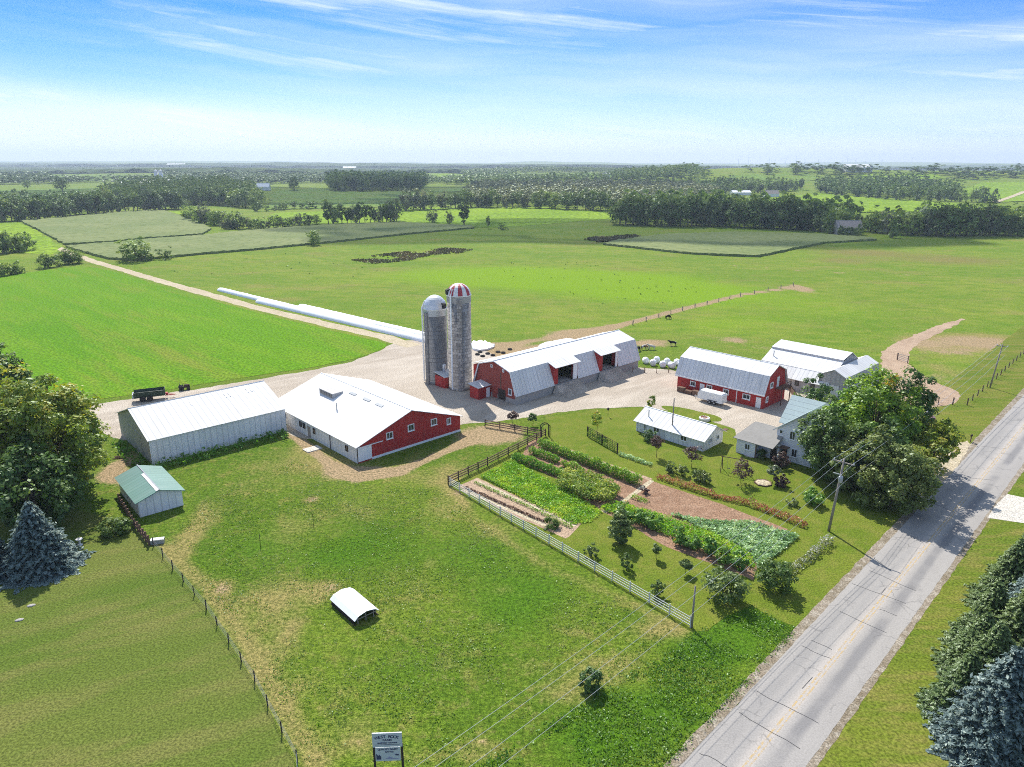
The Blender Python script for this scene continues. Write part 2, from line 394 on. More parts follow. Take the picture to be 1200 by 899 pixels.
me = np_mesh('ground', Vg, Fg, [], smooth=True)
for nm, arr in (('zone', (dry, lush, soil)), ('zone2', (lime, brown, nearz))):
    a = me.attributes.new(nm, 'FLOAT_COLOR', 'POINT')
    a.data.foreach_set('color', np.stack([np.clip(arr[0], 0, 1.5), np.clip(arr[1], 0, 1.5), np.clip(arr[2], 0, 1.5), np.ones_like(px_)], 1).astype(np.float32).ravel())
def ground_mat():
    m, nt, o = new_mat('pasture_turf'); co = coords(nt)
    z1 = nd(nt, 'ShaderNodeAttribute', attribute_name='zone'); s1 = nd(nt, 'ShaderNodeSeparateColor'); nt.links.new(z1.outputs['Color'], s1.inputs[0])
    z2 = nd(nt, 'ShaderNodeAttribute', attribute_name='zone2'); s2 = nd(nt, 'ShaderNodeSeparateColor'); nt.links.new(z2.outputs['Color'], s2.inputs[0])
    nA = ntex(nt, co, .035, 4, .6); nB = ntex(nt, co, .35, 6, .68); nC = ntex(nt, co, 2.6, 5, .7); nD = ntex(nt, co, 9, 3, .7)
    base = mixrgb(nt, ramp(nt, nA, .35, .65), (.122, .178, .020), (.076, .140, .012))
    base = mixrgb(nt, math_(nt, 'MULTIPLY', ramp(nt, nB, .5, .7), .75), base, (.185, .178, .046))
    nE = ntex(nt, co, .012, 5, .65, (1, 2.2, 1, R_(-12))); far = mixrgb(nt, ramp(nt, nE, .35, .65), (.180, .232, .032), (.120, .200, .018))
    far = mixrgb(nt, math_(nt, 'MULTIPLY', ramp(nt, nB, .45, .7), .6), far, (.235, .240, .060))
    far = mixrgb(nt, math_(nt, 'MULTIPLY', ramp(nt, ntex(nt, co, .11, 6, .75, (1, 2, 1, R_(-12))), .42, .66), .9), far, (.098, .182, .014))
    far = mixrgb(nt, math_(nt, 'MULTIPLY', ramp(nt, ntex(nt, co, .028, 5, .7, (1, 1.8, 1, R_(8))), .5, .72), .6), far, (.235, .195, .075))
    base = mixrgb(nt, s2.outputs[2], far, base)
    nF = ntex(nt, co, .9, 4, .7); base = mixrgb(nt, math_(nt, 'MULTIPLY', math_(nt, 'MULTIPLY', ramp(nt, nF, .52, .66), s2.outputs[2]), .6), base, (.045, .095, .010))
    base = mixrgb(nt, math_(nt, 'MULTIPLY', math_(nt, 'MULTIPLY', ramp(nt, nF, .46, .34), s2.outputs[2]), .45), base, (.215, .200, .075))
    def edge(mask, n, amt, lo, hi):
        return ramp(nt, math_(nt, 'MULTIPLY_ADD', math_(nt, 'SUBTRACT', n, .5), amt, mask), lo, hi)
    nBC = math_(nt, 'ADD', math_(nt, 'MULTIPLY', nB, .6), math_(nt, 'MULTIPLY', nC, .4))
    base = mixrgb(nt, math_(nt, 'MULTIPLY', edge(s2.outputs[0], nA, .6, .15, .9), .85), base, (.165, .285, .008))
    base = mixrgb(nt, math_(nt, 'MULTIPLY', edge(s2.outputs[1], nB, .8, .15, .9), .75), base, (.195, .155, .065))
    base = mixrgb(nt, math_(nt, 'MULTIPLY', edge(s1.outputs[1], nBC, 1.6, .1, .9), .85), base, (.058, .140, .008))
    base = mixrgb(nt, math_(nt, 'MULTIPLY', edge(s1.outputs[0], nBC, 1.7, .15, 1.15), .85), base, (.255, .212, .085))
    straw = mixrgb(nt, nB, (.36, .27, .17), (.26, .19, .12))
    base = mixrgb(nt, edge(s1.outputs[2], nBC, 1.8, .3, .8), base, straw)
    k = mixrgb(nt, ramp(nt, nC, .32, .68), mixrgb(nt, 1.0, base, (.50, .55, .45), 'MULTIPLY'), mixrgb(nt, 1.0, base, (1.42, 1.36, 1.35), 'MULTIPLY'))
    k = mixrgb(nt, ramp(nt, nD, .3, .7), mixrgb(nt, 1.0, k, (.42, .46, .40), 'MULTIPLY'), mixrgb(nt, 1.0, k, (1.6, 1.55, 1.5), 'MULTIPLY'))
    bsdf(nt, o, k, .95, .05, 0, math_(nt, 'ADD', nC, nB), .8, .18); return m
me.materials.append(ground_mat())
tag(link('ground', me), kind='structure')

M = {}
M['lawn_olive'] = gmat('lawn_olive', (.124, .152, .032), (.082, .132, .018), (.170, .165, .052), (.05, .3, 5), .5, (.26, 1, 1, R_(27)))
M['lawn'] = gmat('garden_lawn', (.140, .178, .022), (.105, .158, .015), (.185, .190, .040), (.08, .5, 6), .3)
M['verge'] = gmat('verge_grass', (.138, .170, .022), (.095, .148, .014), (.215, .185, .055), (.08, .6, 4), .35, (.3, 1, 1, R_(45.7)))
M['alfalfa'] = gmat('alfalfa', (.104, .232, .005), (.076, .200, .004), (.142, .252, .012), (.02, .16, 1.8), .8, (.16, 1, 1, R_(-44)), (.19, .22, .03), (.48, .70))
M['meadow'] = gmat('far_meadow', (.205, .310, .016), (.150, .255, .012), (.18, .27, .03), (.012, .05, .3), .2)
M['hayfield'] = gmat('hayfield', (.135, .225, .030), (.110, .190, .030), (.19, .22, .05), (.01, .04, .3), .2)
M['corn'] = gmat('corn_leaves', (.190, .230, .072), (.145, .195, .055), (.27, .27, .12), (.02, .25, 1.2), .9, (1, .2, 1, R_(10)))
def corn_mat():
    m, nt, o = new_mat('standing_corn'); co = coords(nt)
    mp = nd(nt, 'ShaderNodeMapping'); nt.links.new(co, mp.inputs[0]); mp.inputs['Rotation'].default_value = (0, 0, R_(-38)); sx = nd(nt, 'ShaderNodeSeparateXYZ'); nt.links.new(mp.outputs[0], sx.inputs[0])
    wob = math_(nt, 'MULTIPLY_ADD', ntex(nt, co, .02, 3, .5), 12.0, sx.outputs[1])
    rows = math_(nt, 'MULTIPLY_ADD', math_(nt, 'SINE', math_(nt, 'MULTIPLY', wob, 6.283 / 4.6)), .5, .5)
    c = mixrgb(nt, ramp(nt, ntex(nt, co, .02, 5, .6), .35, .65), (.205, .235, .085), (.150, .195, .058))
    c = mixrgb(nt, math_(nt, 'MULTIPLY', rows, .55), c, (.100, .140, .040))
    c = mixrgb(nt, math_(nt, 'MULTIPLY', ramp(nt, ntex(nt, co, .9, 4, .7), .5, .7), .5), c, (.29, .285, .13))
    bsdf(nt, o, c, .9, .1, 0, ntex(nt, co, 1.4, 4, .7), .5, .15); return m
M['corn'] = corn_mat()
M['gravel'] = gmat('farmyard_gravel', (.45, .392, .338), (.38, .325, .275), (.52, .46, .405), (.06, .35, 5), .45, (.3, 1, 1, R_(40)), (.27, .225, .18), (.52, .74))
M['lane'] = gmat('lane_gravel', (.50, .43, .33), (.44, .37, .27), (.36, .31, .2), (.05, .5, 4), .3)
M['earth'] = gmat('bare_earth', (.40, .29, .215), (.33, .235, .17), (.46, .35, .26), (.12, .7, 5), .5)
M['soil'] = gmat('tilled_soil', (.30, .185, .125), (.25, .15, .10), (.36, .24, .17), (.2, .9, 5), .8)
M['shoulder'] = gmat('road_shoulder', (.26, .215, .17), (.19, .155, .11), (.42, .38, .33), (.2, 1.2, 6), .5)
M['concrete'] = gmat('pale_concrete', (.56, .52, .48), (.50, .47, .44), (.60, .57, .53), (.2, 1, 6), .15)

sheet('farmyard', smooth_poly(GP([(96, 478), (150, 469), (260, 452), (330, 441), (395, 429), (440, 415), (457, 404), (482, 398), (505, 402), (528, 412), (565, 408), (585, 420), (590, 440), (640, 450),
    (700, 425), (752, 431), (800, 434), (850, 455), (930, 440), (962, 468), (945, 505), (905, 500), (892, 540), (866, 532), (858, 505), (770, 476), (700, 478), (640, 486), (585, 493), (540, 498), (520, 499), (450, 520), (380, 520),
    (300, 500), (150, 520), (120, 510)]), 1), .008, M['gravel'], 1.0, .45)
sheet('farm_lane', strip(GP([(40, 284), (66, 291), (108, 307), (200, 333.5), (300, 361), (400, 384.5), (450, 395), (486, 406)]), 4.4), .016, M['lane'], 1.2, .35)
sheet('cattle_lot', smooth_poly(GP([(1030, 412), (1058, 398), (1092, 383), (1130, 371), (1129, 376), (1098, 391), (1072, 404), (1062, 415), (1070, 430), (1085, 441), (1110, 452), (1128, 462), (1112, 475), (1064, 477), (1036, 456)]), 2), .012, M['earth'], .9, .5)
sheet('alfalfa_field', smooth_poly(GP([(-420, 325), (0, 325), (60, 317), (107, 311.5), (200, 339), (300, 367), (400, 391), (440, 399), (458, 405), (440, 414), (390, 427.5), (300, 441), (150, 466), (60, 474), (-420, 520)]), 1), .04, M['alfalfa'], 1.5, .3)
sheet('mown_lawn', GP([(187, 640), (247, 712), (300, 800), (346, 890)]) + [Vector((-13.5, 36)), Vector((-8, 14)), Vector((-150, 10)), G(-420, 560), G(60, 590), G(150, 612)], .010, M['lawn_olive'], .8, .2)
gl = GP([(640, 489), (700, 480), (760, 477), (812, 486), (862, 503), (872, 535), (905, 536), (990, 560), (1075, 545), (1100, 540), (1108, 572), (1058, 618), (942, 738), (905, 722), (880, 708), (830, 738), (811, 738), (528, 570), (575, 545), (638, 508)])
sheet('garden_lawn', gl, .014, M['lawn'], .8, .22)
sheet('grass_island', smooth_poly(GP([(768, 474), (800, 477), (838, 486), (850, 492), (838, 495), (800, 489)]), 2), .020, M['lawn'], .6, .15)

# the county road, in its own frame: x across from the left edge, y along
RA = R_(45.7 - 90); RO = Vector((13.1, 43.3, 0)); RW = 6.9
def road_pt(x, y, z=0.0): return RO + Vector((x * math.cos(RA) - y * math.sin(RA), x * math.sin(RA) + y * math.cos(RA), z))
def road_loc(p): d = Vector(p[:2]) - RO.xy; return (d.x * math.cos(RA) + d.y * math.sin(RA), -d.x * math.sin(RA) + d.y * math.cos(RA))
def strip_local(x0, x1, y0, y1, step, jit, seed):
    V = []; n = int((y1 - y0) / step)
    for i in range(n + 1):
        y = y0 + (y1 - y0) * i / n
        V.append((x0 + jit * (mnoise.noise((y * .5, seed, 0)) + .7 * mnoise.noise((y * 2.1, seed, 5))), y, 0)); V.append((x1 + jit * (mnoise.noise((y * .5, seed, 9)) + .7 * mnoise.noise((y * 2.1, seed, 2))), y, 0))
    return V, [(2 * i, 2 * i + 1, 2 * i + 3, 2 * i + 2) for i in range(n)]
def road_obj(name, x0, x1, z, mat, jit, seed, y0=-110, y1=430, step=.6, parent=None):
    V, F = strip_local(x0, x1, y0, y1, step, jit, seed); me = bpy.data.meshes.new(name); me.from_pydata(V, [], F); me.update(); me.materials.append(mat)
    o = link(name, me, parent)
    if parent: o.location = (0, 0, z)
    else: o.location = RO + Vector((0, 0, z)); o.rotation_euler = (0, 0, RA); tag(o, kind='structure')
    return o
def asphalt():
    m, nt, o = new_mat('worn_asphalt'); co = coords(nt)
    sx = nd(nt, 'ShaderNodeSeparateXYZ'); nt.links.new(co, sx.inputs[0])
    wob = math_(nt, 'MULTIPLY_ADD', math_(nt, 'SUBTRACT', ntex(nt, co, .12, 3, .6), .5), .9, sx.outputs[0])
    n1 = ntex(nt, co, .35, 5, .7, (1, .12, 1, 0)); n2 = ntex(nt, co, 7, 4, .75); n3 = ntex(nt, co, 1.3, 5, .7)
    c = mixrgb(nt, n1, (.255, .238, .218), (.38, .358, .33))
    def band(x, w):  # soft stripe along the road
        return ramp(nt, math_(nt, 'ABSOLUTE', math_(nt, 'SUBTRACT', wob, x)), w, w * .25)
    brk = ramp(nt, ntex(nt, co, .07, 4, .6, (.3, 1, 1, 0)), .34, .55)
    c = mixrgb(nt, math_(nt, 'MULTIPLY', math_(nt, 'MULTIPLY', band(5.0, .75), brk), .75), c, (.17, .165, .165))
    c = mixrgb(nt, math_(nt, 'MULTIPLY', band(1.35, .8), math_(nt, 'MULTIPLY', brk, .42)), c, (.20, .195, .19))
    c = mixrgb(nt, math_(nt, 'MULTIPLY', band(2.4, .4), .25), c, (.24, .235, .23))
    c = mixrgb(nt, math_(nt, 'MULTIPLY', band(3.5, .8), .35), c, (.52, .46, .40))
    c = mixrgb(nt, math_(nt, 'MULTIPLY', ramp(nt, n3, .55, .75), .3), c, (.24, .23, .22))
    vo = nd(nt, 'ShaderNodeTexVoronoi', feature='DISTANCE_TO_EDGE'); vo.inputs['Scale'].default_value = .55; ad = nd(nt, 'ShaderNodeVectorMath', operation='ADD'); nt.links.new(co, ad.inputs[0]); cv = nd(nt, 'ShaderNodeCombineXYZ'); nt.links.new(math_(nt, 'MULTIPLY', n3, 1.2), cv.inputs[0]); nt.links.new(math_(nt, 'MULTIPLY', n1, 1.5), cv.inputs[1]); nt.links.new(cv.outputs[0], ad.inputs[1]); nt.links.new(ad.outputs[0], vo.inputs['Vector'])
    c = mixrgb(nt, math_(nt, 'MULTIPLY', math_(nt, 'MULTIPLY', ramp(nt, vo.outputs['Distance'], .035, .012), ramp(nt, ntex(nt, co, .16, 4, .6), .46, .62)), .55), c, (.12, .115, .11))
    c = mixrgb(nt, ramp(nt, n2, .3, .7), mixrgb(nt, 1.0, c, (.82, .82, .82), 'MULTIPLY'), mixrgb(nt, 1.0, c, (1.14, 1.14, 1.14), 'MULTIPLY'))
    bsdf(nt, o, c, .85, .25, 0, n2, .3, .02); return m
M['asphalt'] = asphalt()
M['tar'] = pmat('tar_and_shadow', (.06, .058, .058), .6, .3, 3)
def paint_mat():
    m, nt, o = new_mat('faded_yellow_paint'); co = coords(nt)
    n = ramp(nt, ntex(nt, co, 2.2, 5, .75), .42, .62)
    b = nd(nt, 'ShaderNodeBsdfPrincipled'); b.inputs['Base Color'].default_value = (.62, .42, .13, 1); b.inputs['Roughness'].default_value = .8
    t = nd(nt, 'ShaderNodeBsdfTransparent'); ms = nd(nt, 'ShaderNodeMixShader'); nt.links.new(math_(nt, 'MULTIPLY', n, .62), ms.inputs[0])
    nt.links.new(t.outputs[0], ms.inputs[1]); nt.links.new(b.outputs[0], ms.inputs[2]); nt.links.new(ms.outputs[0], o.inputs[0]); return m
M['paint'] = paint_mat()
road_obj('road_verge', RW + .4, RW + 46, .012, M['verge'], .25, 4.0, -110, 430, 1.2)
road_obj('road_verge', -13, -.7, .011, M['verge'], .5, 14.0, 46, 430, 1.2)
road_obj('road_shoulder', -.95, .15, .022, M['shoulder'], .16, 1.0)
road_obj('road_shoulder', RW - .15, RW + .6, .022, M['shoulder'], .14, 2.0)
road = road_obj('road', 0, RW, .030, M['asphalt'], .10, 3.0)
road_obj('centre_line', 3.40, 3.56, .005, M['paint'], .03, 6.0, parent=road)
road_obj('centre_line', 3.74, 3.86, .005, M['paint'], .03, 7.0, parent=road)
mb = MB()
for a, b in [((822, 882), (853, 899)), ((867, 834), (939, 878)), ((888, 810), (960, 848)), ((940, 757), (974, 772)), ((952, 750), (976, 761)), ((985, 716), (1040, 741)), ((1000, 683), (1063, 707)), ((1020, 668), (1075, 692)), ((1032, 713), (1052, 722)),
             ((941, 807), (953, 794)), ((1034, 695), (1039, 689)), ((1020, 650), (1045, 668)), ((1096, 590), (1120, 600)), ((1097, 555), (1165, 562)), ((1130, 520), (1180, 525)), ((1180, 475), (1200, 478))]:  # cracks, plus one dark strip painting the tip of the tall pole's shadow
    la, lb = road_loc(G(*a)), road_loc(G(*b)); n = 9; P = []
    for i in range(n + 1):
        t = i / n; y = la[1] + (lb[1] - la[1]) * t + .22 * mnoise.noise((t * 3.1, la[0], la[1]))
        P.append((min(max(la[0] + (lb[0] - la[0]) * t, .15), RW - .15), y))
    w = .032
    for p, q in zip(P[:-1], P[1:]):
        d = Vector((q[0] - p[0], q[1] - p[1])).normalized() * w; nn = (-d.y, d.x)
        mb.face([(p[0] - nn[0], p[1] - nn[1], 0), (q[0] - nn[0], q[1] - nn[1], 0), (q[0] + nn[0], q[1] + nn[1], 0), (p[0] + nn[0], p[1] + nn[1], 0)])
o = mb.build('crack_seal_and_shadow', M['tar'], road); o.location = (0, 0, .008)
sheet('driveway', smooth_poly(GP([(1050, 560), (1095, 535), (1133, 513), (1140, 523), (1118, 552), (1101, 586), (1062, 590)]), 1), .026, M['lane'], .7, .2)
sheet('driveway', GP([(1158, 606), (1166, 594), (1181, 578), (1205, 583), (1330, 606), (1330, 650), (1200, 612)]), .026, M['concrete'], .8, .05)

# ------------------------------------------------------------------ crops and fields beyond
def crop(name, px, label, z=1.1, r=.22, step=1.3, grid=1.9, jit=.6):
    o = sheet(name, GP(px), 0, M['corn'], step, jit, grid, (z, r), 'stuff'); o['label'] = label; o['category'] = 'crop'; return o
crop('cornfield', [(25, 261), (75, 257), (150, 249.5), (192, 248.5), (225, 258), (248, 270), (236, 276.5), (180, 280.5), (128, 285.5), (77, 288.5)], 'block of grey green standing corn above the gravel lane, below the far left trees')
crop('cornfield', [(77, 291), (128, 287), (180, 282), (238, 278), (262, 275), (330, 269), (400, 264), (470, 262), (552, 266), (556, 268), (480, 275), (400, 284), (300, 294), (230, 300), (160, 307), (125, 305)], 'long curving strip of corn along the edge of the big pasture')
crop('cornfield', [(708, 287), (722, 283), (780, 275.5), (860, 272.5), (960, 275), (1018, 278.5), (1028, 281), (965, 285), (925, 293), (890, 301), (845, 299.5), (800, 297)], 'pale green corn with a dark curving edge before the far farmhouse', grid=2.6)
def field(name, px, mat, z=.12, grid=None, jit=1.5): return sheet(name, GP(px), z, M[mat], 6, jit, grid)
field('meadow', [(-60, 262), (25, 262), (76, 290), (60, 300), (20, 297), (-60, 290)], 'meadow', .05)
field('meadow', [(196, 249), (222, 248), (252, 262), (250, 268), (228, 257)], 'meadow', .06)
field('meadow', [(310, 262), (320, 250), (420, 247), (470, 243), (560, 243), (640, 243), (720, 248), (760, 247), (715, 256), (640, 263), (575, 267), (550, 265), (470, 261), (400, 263)], 'meadow', .08)
field('hay_field', [(310, 247), (320, 226), (380, 222), (400, 226), (480, 225), (500, 229), (530, 238), (480, 242), (400, 245)], 'hayfield', .5, 16, 3)
field('hay_field', [(800, 222), (860, 205), (950, 203.5), (960, 211), (900, 213), (840, 218)], 'hayfield', .6, 22, 3)
field('meadow', [(840, 236), (960, 226), (1080, 235), (1120, 238), (1150, 243), (1040, 249), (930, 246), (860, 246)], 'meadow', .6, 22, 3)
field('hay_field', [(1128, 222), (1150, 213), (1260, 212), (1260, 234), (1170, 236), (1130, 230)], 'meadow', .7, 22, 3)
field('hay_field', [(-60, 222), (20, 224), (130, 221), (150, 226), (60, 236), (-60, 236)], 'hayfield', .6, 22, 3)
field('hay_field', [(500, 223), (560, 219.5), (570, 222), (510, 227)], 'hayfield', .6, 16, 3)
FARF = [[(50, 206.5), (190, 206), (200, 213), (60, 214)], [(410, 205), (540, 204.3), (560, 211.5), (420, 213)], [(600, 203.5), (712, 203), (722, 209), (600, 210)], [(1000, 203.5), (1090, 203.3), (1110, 209), (1010, 209.5)], [(250, 203), (330, 202.6), (330, 206), (250, 206.6)]]
for i_, q_ in enumerate(FARF): field('hay_field', q_, ('hayfield', 'meadow')[i_ % 2], 1.0, 30, 6)
field('hay_field', [(640, 213), (720, 211.5), (720, 213.5), (640, 215.5)], 'hayfield', 1.2, 25, 3)
sheet('far_lane', strip(GP([(1165, 237), (1180, 232), (1200, 224), (1230, 215)]), 7), .9, M['lane'], 8, .5, 14)
# ------------------------------------------------------------------ building materials
FA = R_(43.5)
M['white_roof_x'] = pmat('white_metal_roof', (.76, .76, .75), .7, .08, .4, .12, 0, (0, .95), (.5, .32), (.40, .36, .31))
M['white_roof_y'] = pmat('white_metal_roof_b', (.74, .74, .73), .7, .08, .4, .12, 0, (1, .95), (.5, .34), (.40, .36, .31))
M['white_wall_x'] = pmat('white_steel_wall', (.80, .79, .77), .55, .06, .5, .3, 0, (0, .9), (.8, .3), (.38, .36, .33))
M['white_wall_y'] = pmat('white_steel_wall_b', (.80, .79, .77), .55, .06, .5, .3, 0, (1, .9), (.8, .35), (.38, .36, .33))
M['grey_roof'] = pmat('grey_metal_roof', (.72, .71, .69), .65, .08, .5, .2, 0, (0, .9), (.5, .3), (.33, .31, .29))  # grey roofs, and white metal slopes with their shade put into the colour
M['shade_roof_y'] = pmat('shaded_white_metal', (.72, .71, .69), .5, .08, .5, .4, 0, (1, .9), (.5, .3), (.33, .31, .29))  # white metal on shaded slopes, coloured a little darker than the sunlit roof
M['grey_wall'] = pmat('grey_steel_wall', (.42, .41, .40), .6, .1, .5, .3, 0, (1, .9), (.7, .4), (.25, .23, .21))
M['grey_wall_x'] = pmat('grey_steel_wall_b', (.44, .43, .42), .6, .1, .5, .3, 0, (0, .9), (.7, .4), (.25, .23, .21))
M['red_x'] = pmat('red_boards', (.45, .042, .036), .7, .22, .7, .2, 0, (0, .45), (.7, .4), (.22, .05, .045))
M['red_y'] = pmat('red_boards_b', (.45, .042, .036), .7, .22, .7, .2, 0, (1, .45), (.7, .4), (.22, .05, .045))
M['old_red'] = pmat('old_red_boards', (.34, .075, .055), .8, .18, .9, .15, 0, (1, .5), (.9, .5), (.20, .07, .06))
M['white'] = pmat('white_paint', (.80, .80, .78), .5, .05, 2, .3)
M['off_white'] = pmat('off_white_siding', (.80, .79, .77), .6, .06, 1, .25, 0, (2, .28), (.6, .2), (.45, .43, .40))
M['fence_white'] = pmat('weathered_white', (.58, .58, .55), .8, .2, 3, .15)
M['glass'] = pmat('dark_glass', (.03, .035, .04), .12, .3, 1, .6)
M['stone'] = pmat('field_stone', (.36, .34, .31), .9, .35, 2.2, .1)
M['dark'] = pmat('dark_timber', (.055, .042, .034), .85, .3, 3, .1)
M['timber'] = pmat('brown_timber', (.16, .10, .07), .85, .3, 3, .1)
M['grey_wood'] = pmat('weathered_wood', (.30, .26, .22), .9, .25, 3, .1)
M['steel'] = pmat('galvanised_steel', (.42, .43, .44), .45, .12, 2, .5, .5)
M['green_roof'] = pmat('green_metal_roof', (.13, .25, .205), .5, .08, .6, .35, 0, (1, .8), (.5, .2), (.30, .36, .33))
M['teal_roof'] = pmat('pale_teal_roof', (.44, .53, .52), .55, .08, .8, .3, 0, (0, .6), (.6, .25), (.34, .38, .38))
M['shingle'] = pmat('grey_shingle', (.30, .285, .26), .9, .2, 3, .1, 0, None, (.8, .4), (.20, .19, .17))
M['rubber'] = pmat('black_rubber', (.03, .03, .03), .8, .2, 4, .2)
M['silage_film'] = pmat('white_silage_film', (.82, .83, .84), .4, .05, .6, .45, 0, None, (.7, .18), (.5, .5, .46))
M['skylight'] = pmat('skylight_panel', (.33, .35, .36), .35, .1, 1, .4)

def fb(mb, face, a0, a1, b0, b1, d0, d1, off=0.0):
    """box on a wall face: a along the wall, b up, d outward"""
    if face == '-x': mb.box(off - d1, off - d0, a0, a1, b0, b1)
    elif face == '+x': mb.box(off + d0, off + d1, a0, a1, b0, b1)
    elif face == '-y': mb.box(a0, a1, off - d1, off - d0, b0, b1)
    elif face == '+y': mb.box(a0, a1, off + d0, off + d1, b0, b1)
    return mb
def window(root, face, a, b, w, h, off=0.0, fm='white', fw=.12, mull=True, name='window'):
    m = MB(); x0, x1 = a - w / 2, a + w / 2
    fb(m, face, x0, x1, b, b + fw, .0, .10, off); fb(m, face, x0, x1, b + h - fw, b + h, .0, .10, off)
    fb(m, face, x0, x0 + fw, b + fw, b + h - fw, .0, .10, off); fb(m, face, x1 - fw, x1, b + fw, b + h - fw, .0, .10, off)
    if mull: fb(m, face, a - .03, a + .03, b + fw, b + h - fw, .02, .06, off)
    o = m.build(name, M[fm], root)
    fb(MB(), face, x0 + fw, x1 - fw, b + fw, b + h - fw, .005, .03, off).build('pane', M['glass'], o)
    if mull: fb(MB(), face, x0 - .06, x1 + .06, b - .07, b - .005, .0, .17, off).build('sill', M[fm], o)
    return o
def door(root, face, a, w, h, off=0.0, mat='white', b=0.05):
    o = fb(MB(), face, a - w / 2, a + w / 2, b, b + h, .0, .06, off).build('door', M[mat], root)
    fb(MB(), face, a + w / 2 - .2, a + w / 2 - .12, b + h * .45, b + h * .45 + .12, .065, .1, off).build('handle', M['steel'], o); return o
def shell(root, Lx, Ly, he, hr, ax, mats, z0=0.0):
    """four walls with gables; ax = ridge axis; mats: {face: material}; faces sharing a material form one part"""
    groups = {}
    P = {'-x': [(0, 0), (0, Ly)], '+x': [(Lx, Ly), (Lx, 0)], '-y': [(Lx, 0), (0, 0)], '+y': [(0, Ly), (Lx, Ly)]}
    for f, (p, q) in P.items():
        pts = [(*p, z0), (*q, z0), (*q, he)]
        if (ax == 'x') == (f[1] == 'x'): pts.append(((p[0] + q[0]) / 2, (p[1] + q[1]) / 2, hr))
        pts.append((*p, he)); groups.setdefault(mats.get(f, mats['*']), MB()).face(pts)
    for k, m in groups.items(): m.build('wall', M[k], root)
def roof2(root, Lx, Ly, he, hr, ax, mat, oh=.35, t=.09, drop=.0):
    mb = MB(); w = (Ly if ax == 'x' else Lx) / 2; k = (hr - he) / w; L = Lx if ax == 'x' else Ly
    z0 = he - oh * k + .03; zr = hr + .03
    def pt(c, l, z): return (l, c, z) if ax == 'x' else (c, l, z)
    for s in (0, 1):
        c0 = -oh if s == 0 else 2 * w + oh
        q = [pt(c0, -oh, z0), pt(c0, L + oh, z0), pt(w, L + oh, zr), pt(w, -oh, zr)]
        if (Vector(q[1]) - Vector(q[0])).cross(Vector(q[3]) - Vector(q[0])).z < 0: q = q[::-1]
        mb.slab(q, t)
    o = mb.build('roof', M[mat], root)
    m2 = MB(); a = pt(w, -oh - .02, zr + t + .01); b = pt(w, L + oh + .02, zr + t + .01); m2.tube([a, b], .09, 5); m2.build('ridge_cap', M['white'] if 'white' in mat else M['steel'], o)
    return o

# white machine shed
s = thing('machine_shed', 'long white steel machine shed without windows, left of the red gabled barn', 'shed', (-54.4, 99.3, 0), FA - R_(1))
shell(s, 21.6, 16.4, 4.0, 6.86, 'x', {'*': 'white_wall_x', '-x': 'grey_wall', '+x': 'white_wall_y'})
r = roof2(s, 21.6, 16.4, 4.0, 6.86, 'x', 'white_roof_x', .3)
k = (6.86 - 4) / 8.2
def on_roof(y, lift=.16): return 4.0 + k * y + .03 + lift
for x0, y in ((14.2, 6.5), (14.9, 6.5), (18.0, 6.6), (18.7, 6.6), (8.5, 6.4)):
    MB().slab([(x0, y - .55, on_roof(y - .55)), (x0 + .2, y - .55, on_roof(y - .55)), (x0 + .2, y + .55, on_roof(y + .55)), (x0, y + .55, on_roof(y + .55))], .02).build('roof_vent', M['skylight'], s)
MB().box(-.06, .06, -.06, .06, 0, 4.0).build('corner_trim', M['white'], s)
fb(MB(), '-x', 4.5, 11.5, .1, 3.6, 0, .05).build('door', M['grey_wall'], s)

# long barn with the red gable end
s = thing('gable_barn', 'wide low white barn whose dark red gable end has four windows', 'barn', (-23.4, 99.9, 0), FA)
shell(s, 20.2, 28, 2.75, 6.2, 'y', {'*': 'white_wall_y', '-y': 'red_x'})
roof2(s, 20.2, 28, 2.75, 6.2, 'y', 'white_roof_y', .35)
for a, b in ((5.9, 2.5), (10.0, 2.75), (14.6, 2.55), (17.7, 1.9)): window(s, '-y', a, b, 1.25 if a < 16 else .9, 1.15)
fb(MB(), '-y', .05, 2.5, .25, 2.45, .02, .09).build('sliding_door', M['white'], s)
fb(MB(), '-y', .05, 4.6, 2.48, 2.6, .03, .14).build('door_track', M['white'], s)
fb(MB(), '-y', 2.55, 20.2, .0, .38, .0, .05).build('foundation', M['white'], s)
fb(MB(), '-y', -.06, .06, 0, 2.7, .0, .08).build('corner_trim', M['dark'], s)
for a, w in ((3.0, .7), (13.2, .7), (16.6, .8), (17.8, .8), (23.5, .8)): window(s, '-x', a, 1.15, w, .95, fm='dark', fw=.06, mull=False)
door(s, '-x', 15.0, .9, 1.9, mat='grey_wood')
MB().tube([(-.1, 8.0, 0), (-.1, 8.0, 2.6)], .06, 6).build('downspout', M['dark'], s)
kb = (6.2 - 2.75) / 10.1
def rz_(x, l=.15): return 2.75 + kb * x + .03 + l
for y in (5.6, 9.4, 13.8):
    MB().slab([(8.3, y + 1.9, rz_(8.3)), (8.3, y, rz_(8.3)), (8.8, y, rz_(8.8)), (8.8, y + 1.9, rz_(8.8))], .03).build('skylight', M['skylight'], s)
mb = MB(); mb.prism([(5.9, 17.0, rz_(5.9, 0)), (8.0, 17.0, rz_(8, 0)), (8.0, 17.0, rz_(8, 0) + .35), (5.9, 17.0, rz_(5.9, 0) + 1.0)], (0, 4.6, 0)); dm = mb.build('roof_dormer', M['grey_wall'], s)
for i in range(5): MB().box(5.84, 5.9, 17.25 + i * .86, 17.9 + i * .86, rz_(5.9, 0) + .3, rz_(5.9, 0) + .85).build('pane', M['glass'], dm)
MB().tube([(4.4, 13.2, rz_(4.4, -.1)), (4.4, 13.2, rz_(4.4) + 1.1)], .1, 8).build('vent_pipe', M['steel'], s)

